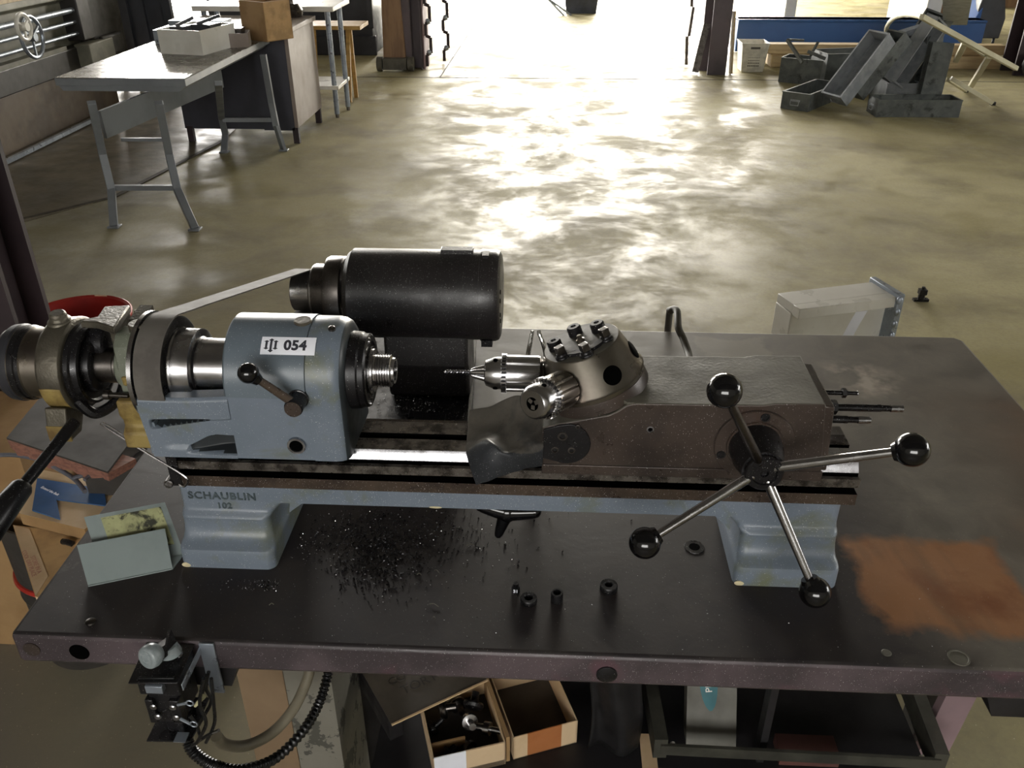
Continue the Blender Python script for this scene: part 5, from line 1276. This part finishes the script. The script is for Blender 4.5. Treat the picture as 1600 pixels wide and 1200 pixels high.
# --- bin and stand far behind
P = at(908, 22, z=0)
mb = MB(); mb.loft([[(P.x+sx*w_, P.y+.3+sy*w_, z_) for sx, sy in ((-1, -1), (1, -1), (1, 1), (-1, 1))] for z_, w_ in ((0, .24), (.62, .31), (.66, .33), (.66, .30), (.03, .22))])
tag(mb.build('waste_bin', mat('dark blue bin plastic', '3d414d', .5)), 'dark tapered bin standing alone on the bright floor far behind', 'bin')
sd = thing('stand', 'thin-legged stand far behind, left of the dark bin', 'stand', tuple(at(852, 16, z=0)))
P = at(852, 12, z=.1); mb = MB(); mb.cyl((P.x, P.y, .22), (P.x, P.y, 1.1), .07, n=12); mb.build('post', M_galv, sd)
for dx in (.30, .42):
    mb = MB(); mb.bar((P.x+.02, P.y, .25), (P.x+dx, P.y-.2+dx*.2, .0), .025, .025); mb.build('foot', M_galv, sd)
P = at(870, 0, z=1.0)
# --- right column with planks
xA_ = at(1103, 112, z=0).x; P = at(1120, 117, z=0); yc2 = P.y
c2_ = at(1103, 115, z=0).x; c3_ = at(1134, 118, z=0).x
mb = MB(); mb.box(c2_+.0, c3_, yc2, yc2+.02, 0, ROOF); mb.box(c2_+.06, c2_+.08, yc2+.02, yc2+.24, 0, ROOF); mb.box(c2_-.05, c3_, yc2+.24, yc2+.26, 0, ROOF)
tag(mb.build('steel_column', M_colgrey), 'purple-grey steel column with leaning planks beside the white basket', 'column')
mb = MB(); mb.bar(at(1086, 113, z=.02), V((c2_-.035, yc2+.12, .50)), .07, .03, 0, V((0, 1, 0))); tag(mb.build('plank', M_dsteel), 'short grey plank leaning on the left of the basket-side column', 'plank')
mb = MB(); mb.bar(V((c3_+.06, yc2+.03, .01)), V((c3_+.035, yc2+.10, .62)), .02, .12, 0, V((0, 1, 0))); tag(mb.build('plank', M_timber), 'thin brown board leaning between the column and the basket', 'plank')
mb = MB()
for i in range(5): mb.cyl((c2_-.16, yc2+.5, .02+.3*i), (c2_-.16+(.02 if i % 2 else -.02), yc2+.5, .32+.3*i), .018, n=8)
tag(mb.build('pipe', M_dsteel), 'thin jointed pipe rising left of the basket-side column', 'pipe')
# --- white basket
b0 = at(1157, 113, z=0); b1 = at(1193, 113, z=0); wB = (b1.x-b0.x)
bk_ = thing('basket', 'white plastic basket with slotted side beside the column', 'basket', tuple(b0))
cx_ = (b0.x+b1.x)/2; cy_ = b0.y+.13; hB = .30
def bring(z_, w_, d_, t_=0): return [(cx_+sx*w_, cy_+sy*d_, z_) for sx, sy in ((-1, -1), (1, -1), (1, 1), (-1, 1))]
mb = MB(); mb.loft([bring(.001, wB*.47, .12), bring(hB-.03, wB*.56, .155), bring(hB, wB*.60, .165), bring(hB, wB*.56, .15), bring(.02, wB*.45, .11)]); mb.build('tub', M_basket, bk_, bevel=.005)
mb = MB()
for i in range(7):
    for j in range(5):
        z_ = .06+.03*j; yq = cy_-.12-.035*(z_/hB)-.0015; mb.box(cx_-.06+.018*i, cx_-.048+.018*i, yq-.001, yq+.004, z_, z_+.02)
mb.build('slots', M_dusty, bk_)
mb = MB(); z_ = hB-.06; yq = cy_-.151; mb.box(cx_-.05, cx_+.05, yq-.003, yq+.004, z_, z_+.025); mb.build('hand_hole', M_dusty, bk_)
# --- blue beam, timbers
b0 = at(1150, 67, z=.12); yq = b0.y; zT = at(1150, 30, y=yq).z
mb = MB(); mb.box(b0.x, b0.x+2.9, yq, yq+.25, .02, zT); mb.box(b0.x, b0.x+2.9, yq-.02, yq+.27, zT-.03, zT)
mb.box(b0.x+.2, b0.x+.4, yq, yq+.25, 0, .12); mb.box(b0.x+2.5, b0.x+2.7, yq, yq+.25, 0, .12)
tag(mb.build('steel_beam', M_bluebeam, bevel=.01), 'long blue steel beam lying behind the pile of drawers', 'beam')
c0_ = at(1450, 52, z=.1); mb = MB(); mb.bar(V((b0.x+2.95, yq+.6, .2)), V((b0.x+3.5, yq+.8, 1.3)), .25, .2); tag(mb.build('steel_arm', M_bluebeam, bevel=.01), 'blue steel arm rising behind the right end of the beam', 'arm')
t0 = at(1196, 84, z=.13); zU = at(1196, 69, y=t0.y).z; mb = MB(); mb.box(t0.x, t0.x+2.6, t0.y, t0.y+.16, .13, zU); tag(mb.build('timber', M_timber, bevel=.004), 'pale square timber lying in front of the blue beam', 'timber')
mb = MB(); mb.box(t0.x+.06, t0.x+2.55, t0.y-.10, t0.y+.22, 0, .128); tag(mb.build('timber', M_timber, bevel=.004), 'flat wide timber under the pale square one', 'timber')
mb = MB(); mb.box(t0.x-.16, t0.x-.01, t0.y-.05, t0.y+.2, .0, zU+.02); tag(mb.build('timber_block', M_creamst, bevel=.004), 'short cream block at the left end of the timbers', 'block')
# white slab on the beam and lumps on top
mb = MB(); mb.box(3.0, 5.3, 12.9, 14.6, .52, .60); mb.box(3.1, 3.25, 13, 14.5, 0, .52); mb.box(5.0, 5.2, 13, 14.5, 0, .52); tag(mb.build('low_table', M_whitep, bevel=.01), 'low white table behind the blue beam', 'table')
mb = MB(); mb.sphere((4.1, 14.0, .72), .3, sq=(1.8, .8, .38), n=18); mb.box(3.7, 4.6, 13.8, 14.3, .602, .78); tag(mb.build('sack', M_brownp, bevel=.03), 'brown sack lying on the low white table', 'sack')
mb = MB(); mb.box(5.3, 5.9, 14.6, 15.0, 0, .3); tag(mb.build('crate', M_brownp, bevel=.01), 'brown crate on the floor right of the low white table', 'crate')

# --- the pile of drawers
def proto_drawer(L=.66, W=.23, Hh=.13):
    t = thing('steel_drawer', 'x', 'bin', (0, 0, 0), 'steel drawers in the pile'); 
    mb = MB(); mb.tray(L, W, Hh, .003, 0)
    for y0, y1 in ((-W/2-.004, -W/2+.012), (W/2-.012, W/2+.004)): mb.box(0, L, y0, y1, Hh-.004, Hh+.004)
    for x0, x1 in ((-.004, .012), (L-.012, L+.004)): mb.box(x0, x1, -W/2, W/2, Hh-.004, Hh+.004)
    try_ = mb.build('tray', M_tray, t)
    mb = MB(); mb.tube([(-.002, -.035, Hh*.55), (-.012, -.035, Hh*.50), (-.014, -.033, Hh*.30), (-.014, .033, Hh*.30), (-.012, .035, Hh*.50), (-.002, .035, Hh*.55)], .0035, n=6, smooth=False); mb.box(-.003, 0, -.04, .04, Hh*.5, Hh*.62); mb.build('handle', M_trayl, try_)
    return t
pd = proto_drawer(); pd2 = proto_drawer(.62, .30, .28)
def lighter(root):
    for c in root.children:
        if c.name.startswith('tray'):
            c.data = c.data.copy(); c.data.materials[0] = M_trayl
def pose(P, d, up, roll=0):
    d = V(d).normalized(); up = V(up); up = (up-d*up.dot(d)).normalized(); y = up.cross(d)
    M = Matrix((d, y, up)).transposed().to_4x4(); M.translation = V(P); return M
Zg = .002
def gp(px, py, z=Zg): return at(px, py, z=z)
a_ = gp(1223, 173); b_ = gp(1257, 180); e_ = (b_-a_).normalized(); n_ = V((-e_.y, e_.x, 0))
if n_.y < 0: n_ = -n_
piles = [
    (pd, (a_+b_)/2+V((0, 0, 0)), n_+V((.35, 0, 0)), (0, 0, 1), 'open drawer lying flat at the front left corner of the pile', 0),
    (pd, None, None, None, 'open drawer lying flat at the front right of the pile', 0)]
def put_d(src, P, d, up, label, s=1.0, light=False, first=False):
    M = pose(P, d, up) @ Matrix.Scale(s, 4)
    if first: src.matrix_world = M; src['label'] = label; return src
    o = dup(src, label, M=M)
    if light: lighter(o)
    return o
dA = at(1277, 127, z=.13)-at(1222, 147, z=.13); dA.z = 0
put_d(pd, (gp(1222, 169.5)+gp(1257, 176))/2+V((.01, .02, 0)), dA, (0, 0, 1), 'open bin lying flat at the front left corner of the pile', 1.12, first=True)
put_d(pd, V((2.765, 7.93, .002)), (1, .02, 0), (0, 0, 1), 'open bin lying flat at the front right of the pile', 1.08)
put_d(pd, V((3.34, 8.16, .03)), (.06, .10, 1), (.03, 1, -.1), 'drawer standing on end at the right, its dark bottom to the viewer', .80)
put_d(pd, V((3.46, 8.48, .02)), (-.10, .05, 1), (-.5, 1, .05), 'drawer standing on end just behind the rightmost upright one', .85)
put_d(pd, V((2.50, 8.06, .06)), (.48, .26, .62), (-.78, -.45, .35), 'light-edged drawer leaning steeply beside the flat front left one', 1.0, True)
put_d(pd, V((2.70, 8.22, .08)), (.50, .22, .62), (-.78, -.35, .35), 'dark drawer leaning behind the light-edged one in the middle', .95)
put_d(pd, V((3.03, 8.40, .20)), (.46, .10, .86), (.55, -.75, -.2), 'light-sided drawer leaning highest over the middle of the pile', .92, True)
put_d(pd, V((3.20, 8.62, .12)), (.42, .10, .80), (-.75, -.6, .2), 'dark open drawer leaning at the right of the highest one', 1.0)
put_d(pd2, V((2.34, 9.52, .0)), (.72, -.42, 0), (0, 0, 1), 'large deep drawer at the back left of the pile', .85, first=True)
put_d(pd2, V((2.62, 9.28, .0)), (1, .22, .0), (0, 0, 1), 'large deep drawer in the middle back of the pile', 1.12)
put_d(pd2, V((2.92, 8.86, .02)), (.9, .3, .12), (-.1, .1, 1), 'deep drawer lying under the leaning ones in the middle', .8)
put_d(pd, V((3.17, 8.36, .002)), (.03, 1, .0), (0, 0, 1), 'light drawer front with a pull, peeking over the flat front right drawer', 1.35, True)
mb = MB(); p_ = at(1230, 62, z=.42); mb.bar(at(1254, 98, z=.24), p_, .025, .03); mb.bar(at(1266, 88, z=.26), at(1262, 62, z=.42)*.0+at(1278, 66, z=.40), .02, .02)
mb.bar(p_, at(1256, 63, z=.41), .02, .02); mb.bar(at(1262, 80, z=.34), at(1290, 92, z=.28), .02, .03)
tag(mb.build('slide_rail', M_tray), 'bent drawer rails sticking up from the back left of the pile', 'rail')
# cream steel frame right of the pile
cf = thing('equipment_stand', 'cream painted steel stand tipped over beside the drawers', 'frame', tuple(gp(1500, 150)))
def rail(name, pts_, r=.028, m=M_creamst):
    mb = MB(); P_ = [at(*p[:2], z=p[2]) for p in pts_]
    for a_, b_ in zip(P_, P_[1:]): mb.bar(a_, b_, r*1.3, r*1.3)
    mb.build(name, m, cf, bevel=.004)
rail('rail', [(1440, 26, .95), (1588, 107, .42)]); rail('rail', [(1486, 122, .24), (1551, 161, .03)]); rail('rail', [(1482, 124, .20), (1509, 141, .02)])
rail('cross_bar', [(1546, 88, .52), (1516, 136, .13)], .034); rail('cross_bar', [(1508, 66, .68), (1494, 94, .44)], .034); rail('cross_bar', [(1500, 62, .70), (1538, 86, .52)], .02)
for px, py, z_ in ((1551, 162, .012), (1509, 142, .012)):
    mb = MB(); P_ = at(px, py, z=z_); mb.box(P_.x-.02, P_.x+.02, P_.y-.02, P_.y+.02, 0, .03); mb.build('foot_cap', M_black, cf)
mb = MB(); mb.tube([at(1400, 78, z=.35), at(1388, 62, z=.48), at(1385, 45, z=.62), at(1395, 30, z=.78), at(1415, 23, z=.88), at(1440, 26, z=.93)], .018, n=10); mb.build('bent_tube', M_creamst, cf)
# grey sheet parts and hopper behind
mb = MB(); mb.plate([at(1402, 48, z=.62), at(1478, 25, z=.72), at(1478, 38, z=.60), at(1420, 60, z=.50)], .03); mb.plate([at(1474, 32, z=.66), at(1474, -20, z=1.1), at(1522, -20, z=1.1), at(1512, 32, z=.66)], .04)
tag(mb.build('sheet_cover', M_sheet), 'pale grey bent sheet cover lying over the pile of drawers', 'cover')
mb = MB(); P_ = at(1540, 60, z=.12); mb.prism([(P_.x-.14, .12), (P_.x+.16, .12), (P_.x+.18, .35), (P_.x+.02, .95), (P_.x-.10, .95), (P_.x-.17, .45)], 'y', P_.y, P_.y+.3); mb.box(P_.x-.10, P_.x-.07, P_.y+.02, P_.y+.05, 0, .12); mb.box(P_.x+.1, P_.x+.13, P_.y+.02, P_.y+.05, 0, .12)
tag(mb.build('hopper', M_blk, bevel=.01), 'dark grey hopper on short legs behind the cream frame', 'hopper')
# right column
P_ = at(1582, 118, z=0); mb = MB(); mb.box(P_.x, P_.x+.3, P_.y, P_.y+.02, 0, ROOF); mb.box(P_.x+.14, P_.x+.16, P_.y+.02, P_.y+.3, 0, ROOF); mb.box(P_.x, P_.x+.3, P_.y+.3, P_.y+.32, 0, ROOF)
tag(mb.build('steel_column', M_maroon), 'dark steel column at the right picture edge', 'column')
mb = MB(); P_ = at(1588, 118, z=0); mb.sphere((P_.x+.08, P_.y-.12, .13), .13, n=16, sq=(.8, .8, 1)); tag(mb.build('motor_block', M_black), 'black rounded lump at the foot of the right column', 'motor')
mb = MB(); P_ = at(1550, 12, z=0); mb.box(P_.x-.1, P_.x+.5, P_.y, P_.y+.4, 0, .35); tag(mb.build('crate', M_brownp), 'brown crate far behind at the top right', 'crate')
# --- big lathe at the left
bl = thing('engine_lathe', 'large grey-green engine lathe along the left side of the hall', 'lathe', (-4.4, 6.0, 0))
xF = -4.02
def face_pt(px, py): return at(px, py, x=xF)
mb = MB(); mb.box(-4.9, xF-.05, 3.0, 8.1, 0, .40); mb.build('cabinet_base', M_machbr, bl, bevel=.01)
mb = MB(); mb.box(-4.95, xF-.02, 2.9, 8.15, .40, .58); mb.build('chip_pan', M_machd, bl, bevel=.01)
mb = MB(); mb.box(-4.80, xF-.02, 2.9, 7.35, .575, .61); mb.build('pan_lip', M_mach, bl)
mb = MB(); mb.prism([(-4.75, .58), (-4.12, .58), (-4.12, .92), (-4.05, .95), (-4.05, 1.0), (-4.8, 1.0), (-4.8, .95), (-4.75, .92)], 'y', 3.0, 7.75); mb.build('lathe_bed', M_mach, bl, bevel=.006)
mb = MB(); mb.box(-4.8, -4.04, 3.0, 7.7, 1.0, 1.03); mb.build('lathe_way', M_timber, bl)
for z_, r_ in ((.86, .022), (.77, .016), (.68, .016)):
    mb = MB(); mb.cyl((-4.03, 4.2, z_), (-4.03, 7.62, z_), r_, n=14); mb.build('feed_rod', M_galv, bl)
mb = MB(); mb.box(-4.14, -3.98, 7.55, 7.75, .62, .98); mb.build('rod_bracket', M_machd, bl, bevel=.01)
mb = MB(); mb.box(-4.15, -3.93, 5.0, 6.05, .60, .98); mb.box(-4.5, -3.98, 5.1, 6.0, 1.03, 1.16); mb.box(-4.3, -4.0, 5.35, 5.8, 1.16, 1.30); car = mb.build('carriage', M_mach, bl, bevel=.015)
for y_, z_, r_ in ((5.15, .85, .05), (5.35, .72, .04), (5.6, .80, .055), (5.85, .7, .035), (5.75, .92, .03)):
    mb = MB(); mb.cyl((-3.93, y_, z_), (-3.87, y_, z_), r_, n=18); mb.sphere((-3.86, y_, z_), r_*.5, n=10); mb.build('control_knob', M_machd, car)
def wheel(c, r, tilt, m):
    mb = MB(); c = V(c); pts_ = [c+V((tilt*math.cos(a), r*math.cos(a), r*math.sin(a))) for a in [2*PI*i/40 for i in range(41)]]
    mb.tube(pts_, .014, n=8, smooth=False)
    for a in (0.5, 2.6, 4.7): mb.bar(c, c+V((tilt*math.cos(a), r*math.cos(a), r*math.sin(a))), .014, .014)
    mb.cyl(c-V((.03, 0, 0)), c+V((.03, 0, 0)), .03, n=14); mb.build('handwheel', m, car)
c_ = at(50, 58, x=-3.84); wheel(c_, .14, .0, M_galv); c_ = at(37, 42, x=-3.78); wheel(c_, .085, .0, M_whitep)
mb = MB(); mb.box(-4.9, -4.0, 7.75, 8.35, .4, 1.05); mb.box(-4.7, -4.15, 7.8, 8.3, 1.05, 1.5); mb.box(-3.99, -3.95, 7.8, 8.2, .45, .62); mb.build('end_housing', M_machd, bl, bevel=.02)
mb = MB(); mb.box(-4.06, -3.93, 7.5, 7.95, .42, .60); mb.build('end_box', M_mach, bl, bevel=.01)
mb = MB(); mb.bar((-3.93, 4.6, .03), (-3.93, 7.9, .03), .03, .03); mb.build('foot_rail', M_galv, bl)
# tall rack of sheets beyond the lathe
mb = MB()
for i in range(4): mb.box(-4.3+.16*i, -4.26+.16*i, 8.7, 8.74+.02*i, 0, 1.25-.08*i)
mb.box(-4.35, -3.7, 8.74, 8.8, .05, 1.1)
tag(mb.build('sheet_rack', M_blk), 'dark upright rack of sheets at the far end of the engine lathe', 'rack')
mb = MB(); mb.box(-7.2, -5.2, 9.6, 10.2, 0, .9); mb.box(-7.2, -5.2, 9.5, 10.3, .9, .95); tag(mb.build('long_bench', M_beige), 'pale long bench behind the engine lathe at the top left', 'bench')

for o in bpy.data.objects:
    if '_w' in o: del o['_w']
